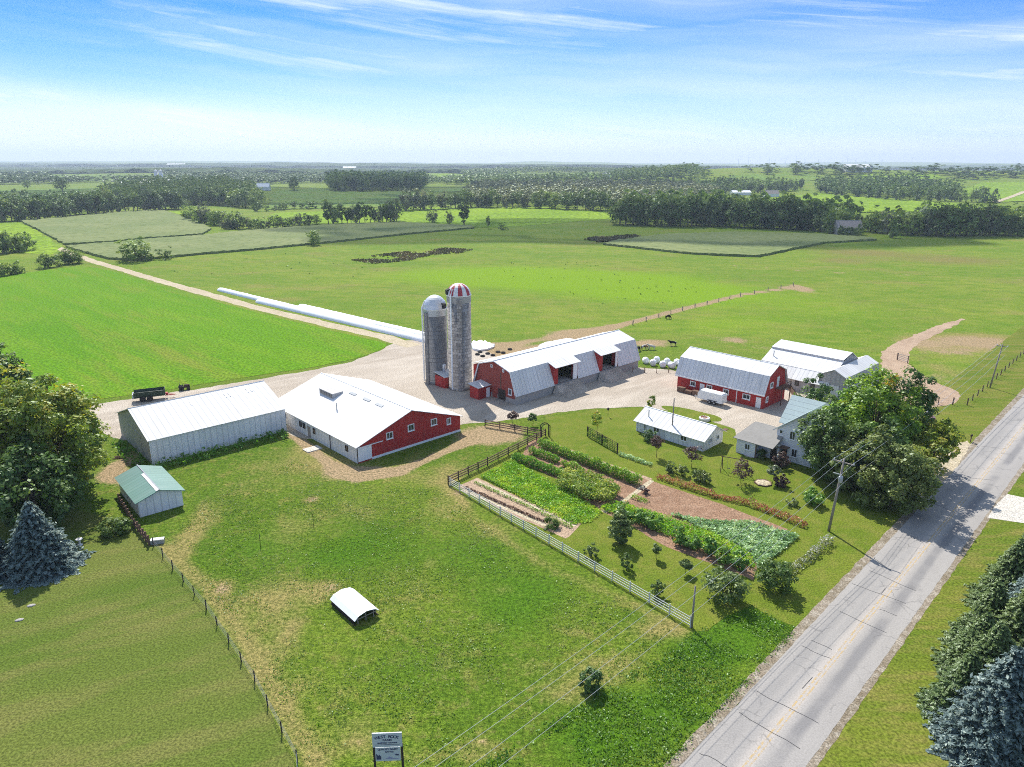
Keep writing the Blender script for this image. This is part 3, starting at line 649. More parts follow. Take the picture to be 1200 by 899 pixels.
# gambrel dairy barn
s = thing('gambrel_barn', 'long gambrel dairy barn with faded red end and two drive-in doors through its roof', 'barn', (0.9, 127.5, 0), FA)
PRF = [(0, 0), (0, 1.87), (1.5, 6.14), (6, 7.47), (10.5, 6.14), (12, 1.87), (12, 0)]
L = 37.9
def gam_end(x, z0): return [(x, 0, z0), (x, 0, 1.87), (x, 1.5, 6.14), (x, 6, 7.47), (x, 10.5, 6.14), (x, 12, 1.87), (x, 12, z0)]
MB().face(gam_end(.02, 1.0)).build('end_wall', M['old_red'], s)
MB().face(gam_end(L - .02, 1.0)).build('end_wall', M['white_wall_y'], s)
mb = MB(); mb.box(0, L, -.02, .3, 0, 1.8); mb.box(0, L, 11.7, 12.02, 0, 1.8); mb.box(0.03, .35, .3, 11.7, 0, 1.0); mb.box(L - .35, L - .03, .3, 11.7, 0, 1.8); mb.build('foundation', M['stone'], s)
mb = MB()
for y0, z0, y1, z1 in ((1.45, 6.125, 6, 7.47), (6, 7.47, 10.55, 6.125)):
    q = [(-.35, y0, z0), (L + .3, y0, z0), (L + .3, y1, z1), (-.35, y1, z1)]; mb.slab(q, .1)
r = mb.build('roof', M['white_roof_x'], s)
MB().tube([(-.36, 6, 7.6), (L + .3, 6, 7.6)], .1, 6).build('ridge_cap', M['white'], r)
D1, D2 = (10.2, 17.3), (24.0, 30.4)
mb = MB()
for x0, x1 in ((-.35, D1[0]), (D1[1], D2[0]), (D2[1], L + .3)):
    mb.slab([(x0, -.28, 1.72), (x1, -.28, 1.72), (x1, 1.5, 6.12), (x0, 1.5, 6.12)], .1)
mb.slab([(-.35, 10.5, 6.12), (L + .3, 10.5, 6.12), (L + .3, 12.28, 1.72), (-.35, 12.28, 1.72)], .1)
mb.build('lower_roof', M['grey_roof'], s)
for (x0, x1), o0, o1 in ((D1, 11.5, 16.0), (D2, 25.3, 29.6)):
    d = MB().slab([(x0 - .2, -.7, 5.35), (x1 + .2, -.7, 5.35), (x1 + .2, 1.6, 6.19), (x0 - .2, 1.6, 6.19)], .1).build('dormer_roof', M['white_roof_x'], s)
    mb = MB()
    for x in (x0, x1 - .12): mb.prism([(x, 0, 1.8), (x, .02, 5.5), (x, 1.5, 6.05), (x, 1.6, 1.8)], (.12, 0, 0))
    mb.box(x0 + .12, o0, -.02, .1, 1.8, 5.5); mb.box(x0 + .12, x1 - .12, -.02, .1, 5.05, 5.5); mb.build('dormer_wall', M['red_x'], s)
    MB().box(o1, x1 - .12, -.05, .1, 1.8, 5.05).build('door', M['white'], s)
    MB().box(o0, o1, .12, 6, 1.7, 1.8).build('threshold', M['concrete'], s)
window(s, '-x', 1.7, 1.6, .95, 1.25, off=.02); window(s, '-x', 6.9, 6.0, .5, .6, off=.02, mull=False); window(s, '-x', 3.6, 5.7, .5, .6, off=.02, mull=False)
fb(MB(), '-x', 3.0, 5.0, .1, 2.2, -.02, .05).build('door', M['dark'], s)
fb(MB(), '-x', 5.3, 6.7, .1, 2.1, -.02, .05).build('door', M['old_red'], s)
fb(MB(), '-x', 4.25, 4.4, 2.2, 5.4, -.02, .06).build('door_track', M['timber'], s)
mb = MB()
for p, q in ((1, 2), (2, 3), (3, 4), (4, 5)):
    a, b = gam_end(-.3, 1)[p], gam_end(-.3, 1)[q]; mb.tube([a, b], .1, 4)
mb.build('verge_board', M['white'], s)
po = MB().box(-3.2, -.05, 7.2, 9.8, 0, 2.3).build('porch', M['red_y'], s)
MB().slab([(-3.5, 6.95, 2.36), (-.06, 6.95, 2.42), (-.06, 10.1, 2.78), (-3.5, 10.1, 2.72)], .08).build('porch_roof', M['grey_roof'], po)
MB().box(-1.2, -.35, 7.12, 7.19, .1, 2.0).build('door', M['white'], po)
lt = MB().box(3.5, 24, 12.3, 16.5, 0, 4.0).build('lean_to', M['red_y'], s)
MB().slab([(3.0, 11.2, 6.0), (24.4, 11.2, 6.0), (24.4, 17, 4.1), (3.0, 17, 4.1)], .1).build('lean_to_roof', M['white_roof_x'], lt)
def loc_of(root, x, y, z=0): return Vector(root.location) + Vector((x * math.cos(root.rotation_euler.z) - y * math.sin(root.rotation_euler.z), x * math.sin(root.rotation_euler.z) + y * math.cos(root.rotation_euler.z), z))
for x0, x1, nm in ((10.4, 17.1, 'a'), (24.2, 30.2, 'b')):
    mb = MB(); mb.face([(x0 - .2, -3.6, .02), (x1 + .2, -3.6, .02), (x1, -.35, 1.72), (x0, -.35, 1.72)]); mb.face([(x0 - .2, -3.6, .02), (x0, -.35, 1.72), (x0 - .8, -.35, .02)]); mb.face([(x1 + .2, -3.6, .02), (x1 + .8, -.35, .02), (x1, -.35, 1.72)])
    o = mb.build('barn_ramp', M['gravel']); o.location = s.location; o.rotation_euler = (0, 0, FA); tag(o, kind='structure')

# silos
def stave_mat(name, c1, c2, c3, bw, bh):
    m, nt, o = new_mat(name); co = coords(nt); sx = nd(nt, 'ShaderNodeSeparateXYZ'); nt.links.new(co, sx.inputs[0])
    an = math_(nt, 'MULTIPLY', math_(nt, 'ARCTAN2', sx.outputs[1], sx.outputs[0]), 2.35)
    cb = nd(nt, 'ShaderNodeCombineXYZ'); nt.links.new(an, cb.inputs[0]); nt.links.new(sx.outputs[2], cb.inputs[1])
    b = nd(nt, 'ShaderNodeTexBrick'); nt.links.new(cb.outputs[0], b.inputs['Vector']); b.inputs['Scale'].default_value = 1
    b.inputs['Brick Width'].default_value = bw; b.inputs['Row Height'].default_value = bh; b.inputs['Mortar Size'].default_value = .035
    b.inputs['Color1'].default_value = (*c1, 1); b.inputs['Color2'].default_value = (*c2, 1); b.inputs['Mortar'].default_value = (*c3, 1); b.offset = .5
    n = ntex(nt, co, .8, 6, .7); c = mixrgb(nt, math_(nt, 'MULTIPLY', ramp(nt, n, .4, .75), .5), b.outputs['Color'], tuple(v * .55 for v in c1))
    n2 = ntex(nt, co, .5, 5, .7, (1, 1, .06, 0)); c = mixrgb(nt, math_(nt, 'MULTIPLY', ramp(nt, n2, .5, .7), .35), c, (.20, .18, .16))
    bsdf(nt, o, c, .9, .1, 0, n, .3, .03); return m
M['stave_a'] = stave_mat('grey_staves', (.30, .29, .275), (.22, .215, .21), (.13, .125, .12), .45, .8)
M['stave_b'] = stave_mat('patched_staves', (.46, .42, .38), (.22, .20, .185), (.12, .11, .10), .6, .62)
M['dome_red'] = pmat('dome_red', (.40, .05, .06), .5, .15, 1, .3); M['dome_silver'] = pmat('dome_silver', (.62, .63, .64), .4, .12, 1.5, .5, .3); M['dome_white'] = pmat('dome_white', (.72, .70, .68), .45, .1, 1.5, .4)
def silo(label, x, y, r, hc, hd, mat, dome, stripes, pipe_az, hatch_az):
    s = thing('silo', label, 'silo', (x, y, 0), 0, 'silos beside the dairy barn')
    MB().lathe([(r + .08, 0), (r + .08, .5), (r, .5), (r, hc)], 40).build('silo_wall', M[mat], s, True)
    for z in np.arange(1.2, hc, .95): pass
    hb = MB()
    for i in range(int(hc / .95)):
        z = .9 + i * .95; hb.lathe([(r + .005, z), (r + .03, z + .02), (r + .03, z + .05), (r + .005, z + .07)], 32)
    hb.build('hoops', M['stave_a'], s)
    prof = [(r + .12, hc - .05), (r + .12, hc + .12)] + [(r * math.cos(t) + .02, hc + .12 + hd * math.sin(t)) for t in [R_(a) for a in (4, 18, 32, 46, 58, 70, 80, 87)]]
    d = MB().lathe(prof, 32).build('dome', M[dome], s)
    if stripes:
        d.data.materials.append(M['dome_red'])
        for p in d.data.polygons:
            c = p.center; a = int(((math.atan2(c.y, c.x) / (2 * math.pi)) % 1) * 32)
            if (a // 2) % 2 == 0 and c.z > hc + .13: p.material_index = 1
    db = MB().lathe([(r + .03, hc - 1.3), (r + .05, hc - 1.3), (r + .05, hc - .06), (r + .03, hc - .06)], 40).build('top_band', M['stone'] if stripes else M['steel'], s)
    a = R_(pipe_az); p = Vector((math.cos(a), math.sin(a), 0)) * (r + .28)
    MB().tube([p + Vector((0, 0, .3)), p + Vector((0, 0, hc + .2)), p * .75 + Vector((0, 0, hc + hd * .62))], .17, 8).build('fill_pipe', M['white'], s)
    a = R_(pipe_az + 38); c = Vector((math.cos(a), math.sin(a), 0)) * (r + .35); e = Vector((-math.sin(a), math.cos(a), 0)); mb = MB()
    w = c * .86; mb.prism([c + e * .4 , w + e * .45, w - e * .45, c - e * .4], (0, 0, hc - .6)); mb.build('chute', M[mat], s)
    a = R_(hatch_az); c = Vector((math.cos(a), math.sin(a), 0)); e = Vector((-math.sin(a), math.cos(a), 0)); q = c * (r * .80) + Vector((0, 0, hc + .25)); q2 = c * (r + .22) + Vector((0, 0, hc + .25))
    MB().prism([q - e * .5, q2 - e * .5, q2 - e * .45 + Vector((0, 0, .85)), q - e * .45 + Vector((0, 0, 1.15))], e * 1.0).build('hatch', M['rubber'], s)
    return s
silo('tall concrete silo with a red and white striped dome', -10.4, 138.4, 2.36, 19.1, 2.2, 'stave_b', 'dome_white', True, 237, 200)
silo('shorter grey concrete silo with a plain silver dome', -15.6, 142.6, 2.36, 15.6, 2.6, 'stave_a', 'dome_silver', False, 190, -35)
s = thing('feed_room', 'low red feed room with a grey roof between the two silos', 'shed', (-13.5, 137.6, 0), FA)
shell(s, 3.2, 3.2, 2.3, 2.3, 'x', {'*': 'red_y', '-y': 'red_x'})
MB().slab([(-.2, -.2, 2.34), (3.4, -.2, 2.34), (3.4, 3.4, 2.9), (-.2, 3.4, 2.9)], .08).build('roof', M['grey_roof'], s)
door(s, '-x', 1.2, .9, 1.9, mat='red_y')
MB().lathe([(.35, 0), (.35, 1.6), (.3, 1.75), (.02, 1.95)], 14, (1.6, 2.2, 2.6)).build('tank', M['dome_silver'], s, True)

# gambrel-roofed red barn by the yard
s = thing('gambrel_barn', 'short red barn with a white gambrel roof with shade-toned lower slopes behind the small white cottage', 'barn', (46.9, 125.4, 0), FA + R_(1))
W, L = 8.7, 18.6
mb = MB(); mb.face([(0, 0, 0), (0, L, 0), (0, L, 3.1), (0, 0, 3.1)]); mb.face([(W, 0, 0), (W, L, 0), (W, L, 3.1), (W, 0, 3.1)])
mb.build('wall', M['red_y'], s)
for y in (0, L): MB().face([(0, y, 0), (0, y, 3.1), (1.1, y, 6.2), (W / 2, y, 7.64), (W - 1.1, y, 6.2), (W, y, 3.1), (W, y, 0)]).build('end_wall', M['red_x'], s)
mb = MB(); mb.slab([(1.0, L + .35, 6.2), (1.0, -.35, 6.2), (W / 2, -.35, 7.68), (W / 2, L + .35, 7.68)], .1); mb.slab([(W / 2, L + .35, 7.68), (W / 2, -.35, 7.68), (W - 1.0, -.35, 6.2), (W - 1.0, L + .35, 6.2)], .1)
r = mb.build('roof', M['white_roof_y'], s); MB().tube([(W / 2, -.36, 7.8), (W / 2, L + .36, 7.8)], .1, 6).build('ridge_cap', M['white'], r)
mb = MB(); mb.slab([(-.45, L + .35, 2.75), (-.45, -.35, 2.75), (1.03, -.35, 6.2), (1.03, L + .35, 6.2)], .1); mb.slab([(W - 1.03, L + .35, 6.2), (W - 1.03, -.35, 6.2), (W + .45, -.35, 2.75), (W + .45, L + .35, 2.75)], .1); mb.build('lower_roof', M['shade_roof_y'], s)
MB().box(-.55, -.47, -.36, L + .36, 2.62, 2.86).build('fascia', M['white'], s)
for a, w in ((15.0, 1.25), (11.3, 1.25), (7.7, 1.25), (3.4, 1.6)): window(s, '-x', a, 1.15, w, 1.05, fw=.16)
for a in (12.9, .95): door(s, '-x', a, 1.0, 2.05)
MB().box(-.06, 0, 5.35, 5.5, 0, 2.7).build('trim_board', M['white'], s)
window(s, '-y', 2.6, 3.6, 1.2, 1.1, fw=.16); window(s, '-y', 1.3, 1.1, .9, 1.1, fw=.16); door(s, '-y', 5.2, .9, 2.0, b=3.3)
mb = MB(); mb.box(4.2, 8.0, -1.5, -.05, 3.12, 3.24)
for x in (4.3, 7.8): mb.box(x, x + .14, -1.45, -1.31, 0, 4.2)
mb.box(4.2, 8.0, -1.46, -1.38, 4.1, 4.2); mb.box(4.2, 8.0, -1.46, -1.38, 3.65, 3.72); bal = mb.build('balcony', M['timber'], s)
mb = MB(); n = 14
for i in range(n): mb.box(8.0 + i * .28, 8.3 + i * .28, -1.45, -.35, 3.1 - (i + 1) * .22, 3.16 - (i + 1) * .22)
mb.prism([(8.0, -1.48, 3.0), (8.0, -1.48, 3.24), (8.0 + n * .28, -1.48, .2), (8.0 + n * .28, -1.48, 0)], (0, .06, 0)); mb.build('stair', M['timber'], s)
s_red2 = s

# grey barns
o2 = s_red2
s = thing('pole_barn', 'wide grey walled barn with a two-tier white metal roof behind the house trees', 'barn', loc_of(o2, 15.7, -5.4), FA)
Ly = 14.8
mb = MB(); mb.face([(0, 0, 0), (0, Ly, 0), (0, Ly, 2.5), (0, 0, 2.5)]); mb.build('wall', M['grey_wall'], s)
mb = MB()
for y in (0, Ly): mb.face([(0, y, 0), (0, y, 2.5), (1.7, y, 4.15), (5.8, y, 6.1), (9.7, y, 7.0), (15, y, 4.6), (18, y, 2.5), (18, y, 0)])
mb.face([(18, 0, 0), (18, Ly, 0), (18, Ly, 2.5), (18, 0, 2.5)]); mb.build('end_wall', M['grey_wall_x'], s)
def rl(mb, x0, z0, x1, z1, y0=-.1, y1=Ly + .3, t=.1): mb.slab([(x0, y1, z0), (x0, y0, z0), (x1, y0, z1), (x1, y1, z1)], t)
mb = MB(); rl(mb, -.4, 2.2, 1.75, 4.15); mb.build('lower_roof', M['shade_roof_y'], s)
mb = MB(); rl(mb, 1.7, 4.18, 5.9, 6.12); rl(mb, 5.7, 6.42, 9.7, 7.3); rl(mb, 9.7, 7.3, 18.3, 2.6); r = mb.build('roof', M['white_roof_y'], s)
MB().box(5.72, 5.8, -.1, Ly + .3, 6.12, 6.4).build('clerestory', M['steel'], s)
for a in (3.0, 6.2, 9.5): window(s, '-x', a, 1.0, .85, 1.0, fm='dark', fw=.06, mull=False)
MB().tube([(3.5, 13.4, 5.0), (3.5, 13.4, 6.3)], .1, 8).build('vent_pipe', M['steel'], s)
s = thing('gambrel_shed', 'grey gambrel wing set square to the wide white roofed barn, half behind the green trees', 'shed', loc_of(o2, 15.9, -9.3), FA)
Lw, Ww = 15.5, 6.2
P = [(0, 0), (0, 1.4), (.75, 4.5), (3.1, 5.7), (5.45, 4.5), (6.2, 1.4), (6.2, 0)]
for x in (0, Lw): MB().face([(x, a, b) for a, b in P]).build('end_wall', M['grey_wall'], s)
mb = MB(); mb.slab([(-.3, -.1, 1.2), (Lw + .3, -.1, 1.2), (Lw + .3, .77, 4.5), (-.3, .77, 4.5)], .1); mb.slab([(-.3, 5.43, 4.5), (Lw + .3, 5.43, 4.5), (Lw + .3, 6.3, 1.2), (-.3, 6.3, 1.2)], .1); mb.build('lower_roof', M['grey_wall_x'], s)
mb = MB(); mb.slab([(-.3, .7, 4.5), (Lw + .3, .7, 4.5), (Lw + .3, 3.1, 5.72), (-.3, 3.1, 5.72)], .1); mb.slab([(-.3, 3.1, 5.72), (Lw + .3, 3.1, 5.72), (Lw + .3, 5.5, 4.5), (-.3, 5.5, 4.5)], .1); mb.build('roof', M['grey_roof'], s)
mb = MB(); mb.box(0, Lw, 0, .1, 0, 1.3); mb.box(0, Lw, 6.1, 6.2, 0, 1.3); mb.build('wall', M['grey_wall_x'], s)
fb(MB(), '-x', 1.9, 4.3, .1, 2.6, 0, .06).build('door', M['white_wall_y'], s); fb(MB(), '+x', 1.4, 4.8, .1, 3.0, 0, .06, Lw).build('door', M['white'], s)

# small white cottage
s = thing('cottage', 'low white cottage with a bright white metal roof standing on the lawn', 'cottage', (30.5, 104.9, 0), FA + R_(1))
shell(s, 6.0, 13.0, 1.95, 3.5, 'y', {'*': 'white_wall_y', '-y': 'white_wall_x'})
roof2(s, 6.0, 13.0, 1.95, 3.5, 'y', 'white_roof_y', .4)
for a in (3.6, 8.9): window(s, '-x', a, .85, 1.15, .85, fm='white', fw=.07)
for a in (2.0, 4.3): window(s, '-y', a, .95, .8, .8, fm='white', fw=.07)
door(s, '-x', 6.6, .85, 1.75)
window(s, '-x', 11.2, .5, .5, 1.2, fw=.07)
MB().tube([(1.2, 11.4, 2.4), (1.2, 11.4, 3.9)], .09, 8).build('flue', M['steel'], s)
mb = MB(); mb.box(6.05, 7.0, -.4, .3, 2.0, 2.1); mb.build('canopy', M['timber'], s)
mb = MB()
for y in (11.6, 12.2, 12.8): mb.box(-.09, -.02, y, y + .08, .05, 1.8)
for z in (.6, 1.1, 1.6): mb.box(-.09, -.02, 11.6, 12.9, z, z + .06)
mb.build('trellis', M['white'], s)

# farmhouse
s = thing('farmhouse', 'white two-storey farmhouse with a pale teal metal roof and a low grey shingled wing', 'house', (35.7, 104.8, 0), FA)
mb = MB(); mb.box(0, 8.6, -3.2, 0, 0, 2.5); mb.box(1.6, 8.6, -6.2, -3.2, 0, 2.5); mb.build('wing_wall', M['off_white'], s)
zr = 4.15
mb = MB(); mb.slab([(-.4, .45, 2.42), (-.4, -6.2, 2.42), (4.3, -6.2, zr), (4.3, -.6, zr)], .1); mb.slab([(4.3, -.6, zr), (4.3, -6.2, zr), (9.0, -6.2, 2.42), (9.0, .45, 2.42)], .1); mb.slab([(9.0, .45, 2.42), (-.4, .45, 2.42), (4.3, -.6, zr), (4.3, -.6 + .01, zr)], .1)
mb.build('wing_roof', M['shingle'], s)
window(s, '-x', -1.9, 1.0, .9, .95, fw=.08); door(s, '-x', -5.4, .9, 2.0, off=1.6, mat='dark')
fb(MB(), '-x', -3.4, -3.25, 0, 2.4, 0, .12).build('downspout', M['timber'], s)
# front gable block
y0, y1, x0, x1 = -14.4, -5.1, 2.7, 9.0; ym = (y0 + y1) / 2
mb = MB(); mb.face([(x0, y1, 0), (x0, y0, 0), (x0, y0, 4.8), (x0, ym, 8.6), (x0, y1, 4.8)]); mb.face([(x0, y1, 0), (x1, y1, 0), (x1, y1, 4.8), (x0, y1, 4.8)]); mb.face([(x0, y0, 0), (x1, y0, 0), (x1, y0, 4.8), (x0, y0, 4.8)]); mb.build('wall', M['off_white'], s)
kk = (8.6 - 4.8) / (y1 - ym)
mb = MB(); mb.slab([(x1, y1 + .45, 4.8 - .45 * kk), (x0 - .35, y1 + .45, 4.8 - .45 * kk), (x0 - .35, ym, 8.62), (x1, ym, 8.62)], .1); mb.slab([(x1, ym, 8.62), (x0 - .35, ym, 8.62), (x0 - .35, y0 - .45, 4.8 - .45 * kk), (x1, y0 - .45, 4.8 - .45 * kk)], .1)
mb.build('roof', M['teal_roof'], s)
window(s, '-x', -7.6, 3.6, .9, 1.35, off=x0, fw=.08); window(s, '-x', -8.2, .9, .9, 1.35, off=x0, fw=.08); window(s, '-x', -11.2, 3.6, .9, 1.35, off=x0, fw=.08); window(s, '-x', -5.8, 4.1, .5, .6, off=x0, fw=.06, mull=False)
mb = MB(); mb.box(x0 - 1.2, x0 - .02, -7.4, -5.9, 2.2, 2.32)
for y in (-7.3, -6.0): mb.box(x0 - 1.15, x0 - 1.05, y, y + .1, 0, 2.2)
mb.build('porch', M['timber'], s); door(s, '-x', -6.6, .9, 2.0, off=x0, mat='dark')
# rear block, ridge along y
X0, X1, Y0, Y1 = 6.0, 12.2, -15, -4.3
mb = MB(); xm = (X0 + X1) / 2
for y in (Y0, Y1): mb.face([(X0, y, 0), (X0, y, 5.2), (xm, y, 8.4), (X1, y, 5.2), (X1, y, 0)])
mb.face([(X0, Y0, 0), (X0, Y1, 0), (X0, Y1, 5.2), (X0, Y0, 5.2)]); mb.face([(X1, Y0, 0), (X1, Y1, 0), (X1, Y1, 5.2), (X1, Y0, 5.2)]); mb.build('wall', M['off_white'], s)
k3 = 3.2 / (xm - X0)
mb = MB(); mb.slab([(X0 - .5, Y1 + .4, 5.2 - .5 * k3), (X0 - .5, Y0 - .4, 5.2 - .5 * k3), (xm, Y0 - .4, 8.42), (xm, Y1 + .4, 8.42)], .1); mb.slab([(xm, Y1 + .4, 8.42), (xm, Y0 - .4, 8.42), (X1 + .5, Y0 - .4, 5.2 - .5 * k3), (X1 + .5, Y1 + .4, 5.2 - .5 * k3)], .1); mb.build('roof', M['teal_roof'], s)
window(s, '+y', xm, 5.0, .8, 1.1, off=Y1, fw=.08)
MB().box(xm - .3, xm + .3, -10.2, -9.6, 7.8, 9.3).build('chimney', M['stone'], s)
sh = s

# little shed with the green roof
s = thing('garden_shed', 'small white shed with a green gable roof beside the big leafy trees', 'shed', (-48.0, 82.6, 0), R_(41))
shell(s, 5.4, 9.8, 2.2, 3.1, 'y', {'*': 'white_wall_y', '-y': 'white_wall_x'})
r = roof2(s, 5.4, 9.8, 2.2, 3.1, 'y', 'green_roof', .35)
MB().slab([(2.3, 6.6, 3.12), (2.3, -.3, 3.12), (2.72, -.3, 3.26), (2.72, 6.6, 3.26)], .03).build('bare_flashing', M['white'], s)
door(s, '+x', 5, 1.2, 1.9, off=5.4)

# calf shelter in the pasture
s = thing('calf_shelter', 'low white roofed livestock shelter with an open dark end, alone in the front pasture', 'shelter', G(417, 722), R_(132))
# local x along the length (away from the open end), y across
s.location = Vector((-14.5, 61.1, 0)); Ls, Ws = 4.9, 2.6
P = [(-Ws / 2 - .12, .62), (-Ws / 2 + .32, 1.0), (0, 1.22), (Ws / 2 - .32, 1.0), (Ws / 2 + .12, .62)]
mb = MB()
for (a, z), (b, w) in zip(P[:-1], P[1:]): mb.slab([(-.15, b, w), (-.15, a, z), (Ls, a, z), (Ls, b, w)][::-1], .05)
mb.build('roof', M['silage_film'], s)
mb = MB(); mb.box(.4, Ls - .1, -Ws / 2, -Ws / 2 + .08, 0, .68); mb.box(.4, Ls - .1, Ws / 2 - .08, Ws / 2, 0, .68); mb.prism([(Ls - .15, -Ws / 2, 0), (Ls - .15, -Ws / 2, .68), (Ls - .15, 0, 1.15), (Ls - .15, Ws / 2, .68), (Ls - .15, Ws / 2, 0)], (.08, 0, 0)); mb.build('wall', M['dark'], s)
mb = MB()
for y in (-.9, 0, .9): mb.box(.05, .13, y, y + .08, 0, .95)
mb.box(.05, .12, -1.2, 1.2, .5, .58); mb.build('rail', M['grey_wood'], s)
mb = MB(); mb.box(-.05, Ls, -Ws / 2 - .05, -Ws / 2 + .03, .02, .12); mb.box(-.05, Ls, Ws / 2 - .03, Ws / 2 + .05, .02, .12); mb.build('skid', M['dark'], s)
# ------------------------------------------------------------------ foliage
M['bark'] = pmat('bark', (.13, .10, .075), .9, .3, 2, .05)
LM = {}
LM['maple'] = leafmat('maple_leaves', [(0.047, 0.099, 0.009), (0.116, 0.205, 0.014), (0.237, 0.325, 0.028), (0.461, 0.398, 0.053)], .45, .1)
LM['bright'] = leafmat('bright_leaves', [(0.072, 0.163, 0.009), (0.163, 0.307, 0.015), (0.291, 0.434, 0.027), (0.663, 0.339, 0.037)], .48, .1)
LM['dark'] = leafmat('dark_leaves', [(0.041, 0.091, 0.015), (0.085, 0.165, 0.024), (0.183, 0.262, 0.049)], .40, .15)
LM['olive'] = leafmat('olive_leaves', [(0.067, 0.110, 0.022), (0.134, 0.201, 0.043), (0.293, 0.336, 0.104)], .42, .15)
LM['purple'] = leafmat('purple_leaves', [(.04, .025, .025), (.10, .05, .05), (.18, .10, .08)], .35, .1)
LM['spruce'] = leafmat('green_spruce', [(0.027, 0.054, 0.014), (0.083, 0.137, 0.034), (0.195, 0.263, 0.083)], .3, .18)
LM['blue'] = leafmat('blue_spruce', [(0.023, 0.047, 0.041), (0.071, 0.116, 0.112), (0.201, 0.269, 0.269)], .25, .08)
LM['far'] = leafmat('far_leaves', [(0.043, 0.091, 0.020), (0.084, 0.161, 0.028), (0.183, 0.253, 0.056)], .35, .4)
LM['far_light'] = leafmat('far_light_leaves', [(0.098, 0.183, 0.025), (0.197, 0.308, 0.043), (0.351, 0.435, 0.077)], .35, .3)
LM['far_grey'] = leafmat('far_grey_leaves', [(0.079, 0.104, 0.055), (0.159, 0.189, 0.098), (0.268, 0.287, 0.159)], .3, .3)
LM['crop'] = leafmat('crop_leaves', [(0.079, 0.198, 0.019), (0.151, 0.325, 0.029), (0.302, 0.476, 0.056)], .4, .1)
LM['lettuce'] = leafmat('salad_leaves', [(0.150, 0.330, 0.018), (0.270, 0.510, 0.030), (0.630, 0.690, 0.090)], .4, .1)
LM['sweetcorn'] = leafmat('sweetcorn_leaves', [(0.105, 0.210, 0.027), (0.240, 0.352, 0.053), (0.600, 0.615, 0.195)], .4, .1)
LM['cabbage'] = leafmat('cabbage_leaves', [(0.159, 0.289, 0.101), (0.332, 0.506, 0.231), (0.694, 0.838, 0.520)], .25, .1)
LM['flower'] = leafmat('red_flowers', [(0.090, 0.120, 0.030), (0.330, 0.090, 0.045), (0.630, 0.180, 0.135), (0.150, 0.195, 0.045)], .2, .1)
LM['pale_flower'] = leafmat('pale_flowers', [(0.084, 0.126, 0.042), (0.182, 0.224, 0.084), (0.700, 0.672, 0.588)], .2, .1)
LM['sunflower'] = leafmat('sunflower_leaves', [(0.079, 0.190, 0.022), (0.174, 0.333, 0.039), (1.110, 0.872, 0.048)], .4, .1)
LM['weed'] = leafmat('pasture_weeds', [(0.103, 0.218, 0.013), (0.146, 0.281, 0.017), (0.243, 0.329, 0.043)], .5, .1)
LM['reed'] = leafmat('reeds', [(.06, .10, .02), (0.070, 0.070, 0.028), (0.140, 0.119, 0.049), (0.238, 0.196, 0.098)], .15, .1)
LM['boxwood'] = leafmat('boxwood_leaves', [(.04, .095, .012), (.085, .165, .018), (.15, .24, .03)], .35, .1)

def tree(name, label, cat, loc, H, R, mat, r, trunk_h=None, nclump=90, nleaf=80, size=.26, cr=None, zlow=.22, lobes=.42, tip=None, group=None, trad=None):
    t = thing(name, label, cat, loc, rnd.uniform(0, 6.28) if tip is None else 0, group)
    Hc = H * (1 - zlow); zc = H * zlow + Hc / 2
    V, F, ti, cc = crown(r, R, Hc, nclump, nleaf, cr or R * .26, size, zc, lobes, tip=tip)
    V[:, 2] = np.maximum(V[:, 2], .05)
    link('crown', np_mesh('crown', V, F, LM[mat], ti), t)
    trunk_mb(r, trunk_h or H * .7, trad or max(.05, R * .055), cc, 9).build('trunk', M['bark'], t, True); return t
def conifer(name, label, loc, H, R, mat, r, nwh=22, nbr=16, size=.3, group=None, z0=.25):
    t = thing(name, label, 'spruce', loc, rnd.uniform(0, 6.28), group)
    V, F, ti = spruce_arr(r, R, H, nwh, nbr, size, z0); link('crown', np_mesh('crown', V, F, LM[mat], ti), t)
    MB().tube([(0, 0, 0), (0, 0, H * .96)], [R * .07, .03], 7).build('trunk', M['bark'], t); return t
def xy(u, v): p = G(u, v); return (p.x, p.y, 0)
r = rng
# left clump
tree('maple_tree', 'largest leafy tree with yellowing sunlit top, beside the white machine shed', 'tree', (-63, 89, 0), 16.3, 7.9, 'maple', r, nclump=340, nleaf=120, size=.25, cr=1.5, zlow=.06, lobes=.22)
tree('maple_tree', 'broad green tree at the left edge of the photo, left of the yellowing one', 'tree', (-75, 92, 0), 17.5, 7.0, 'maple', r, nclump=240, nleaf=110, size=.27, cr=1.5, zlow=.06, lobes=.25)
tree('ash_tree', 'tall dark tree peeking over the leafy clump at the left edge', 'tree', (-84, 112, 0), 14.5, 4.5, 'dark', r, nclump=130, nleaf=90, size=.3, cr=1.3, zlow=.06, lobes=.15)
tree('maple_tree', 'dark leafed tree between the blue spruce and the green roofed shed', 'tree', (-59, 79.5, 0), 10.5, 5.6, 'dark', r, nclump=130, nleaf=80, size=.28, cr=1.35, zlow=.08)
conifer('blue_spruce', 'silvery blue spruce in front of the dark leafy trees', (-53.2, 70.8, 0), 8.4, 4.5, 'blue', r, 30, 28, .21)
conifer('blue_spruce', 'blue spruce cut by the left photo edge beside another blue spruce', (-58.5, 69.5, 0), 8.0, 3.6, 'blue', r, 28, 26, .21)
t = thing('box_shrub', 'low round dark green clipped shrub by the green roofed shed', 'shrub', xy(137, 626), 0)
V, F, ti, cc = crown(r, 1.7, 2.0, 60, 70, .5, .13, .9, .05); V[:, 2] = np.maximum(V[:, 2], .04); link('crown', np_mesh('crown', V, F, LM['boxwood'], ti), t); trunk_mb(r, .8, .06, cc).build('trunk', M['bark'], t)
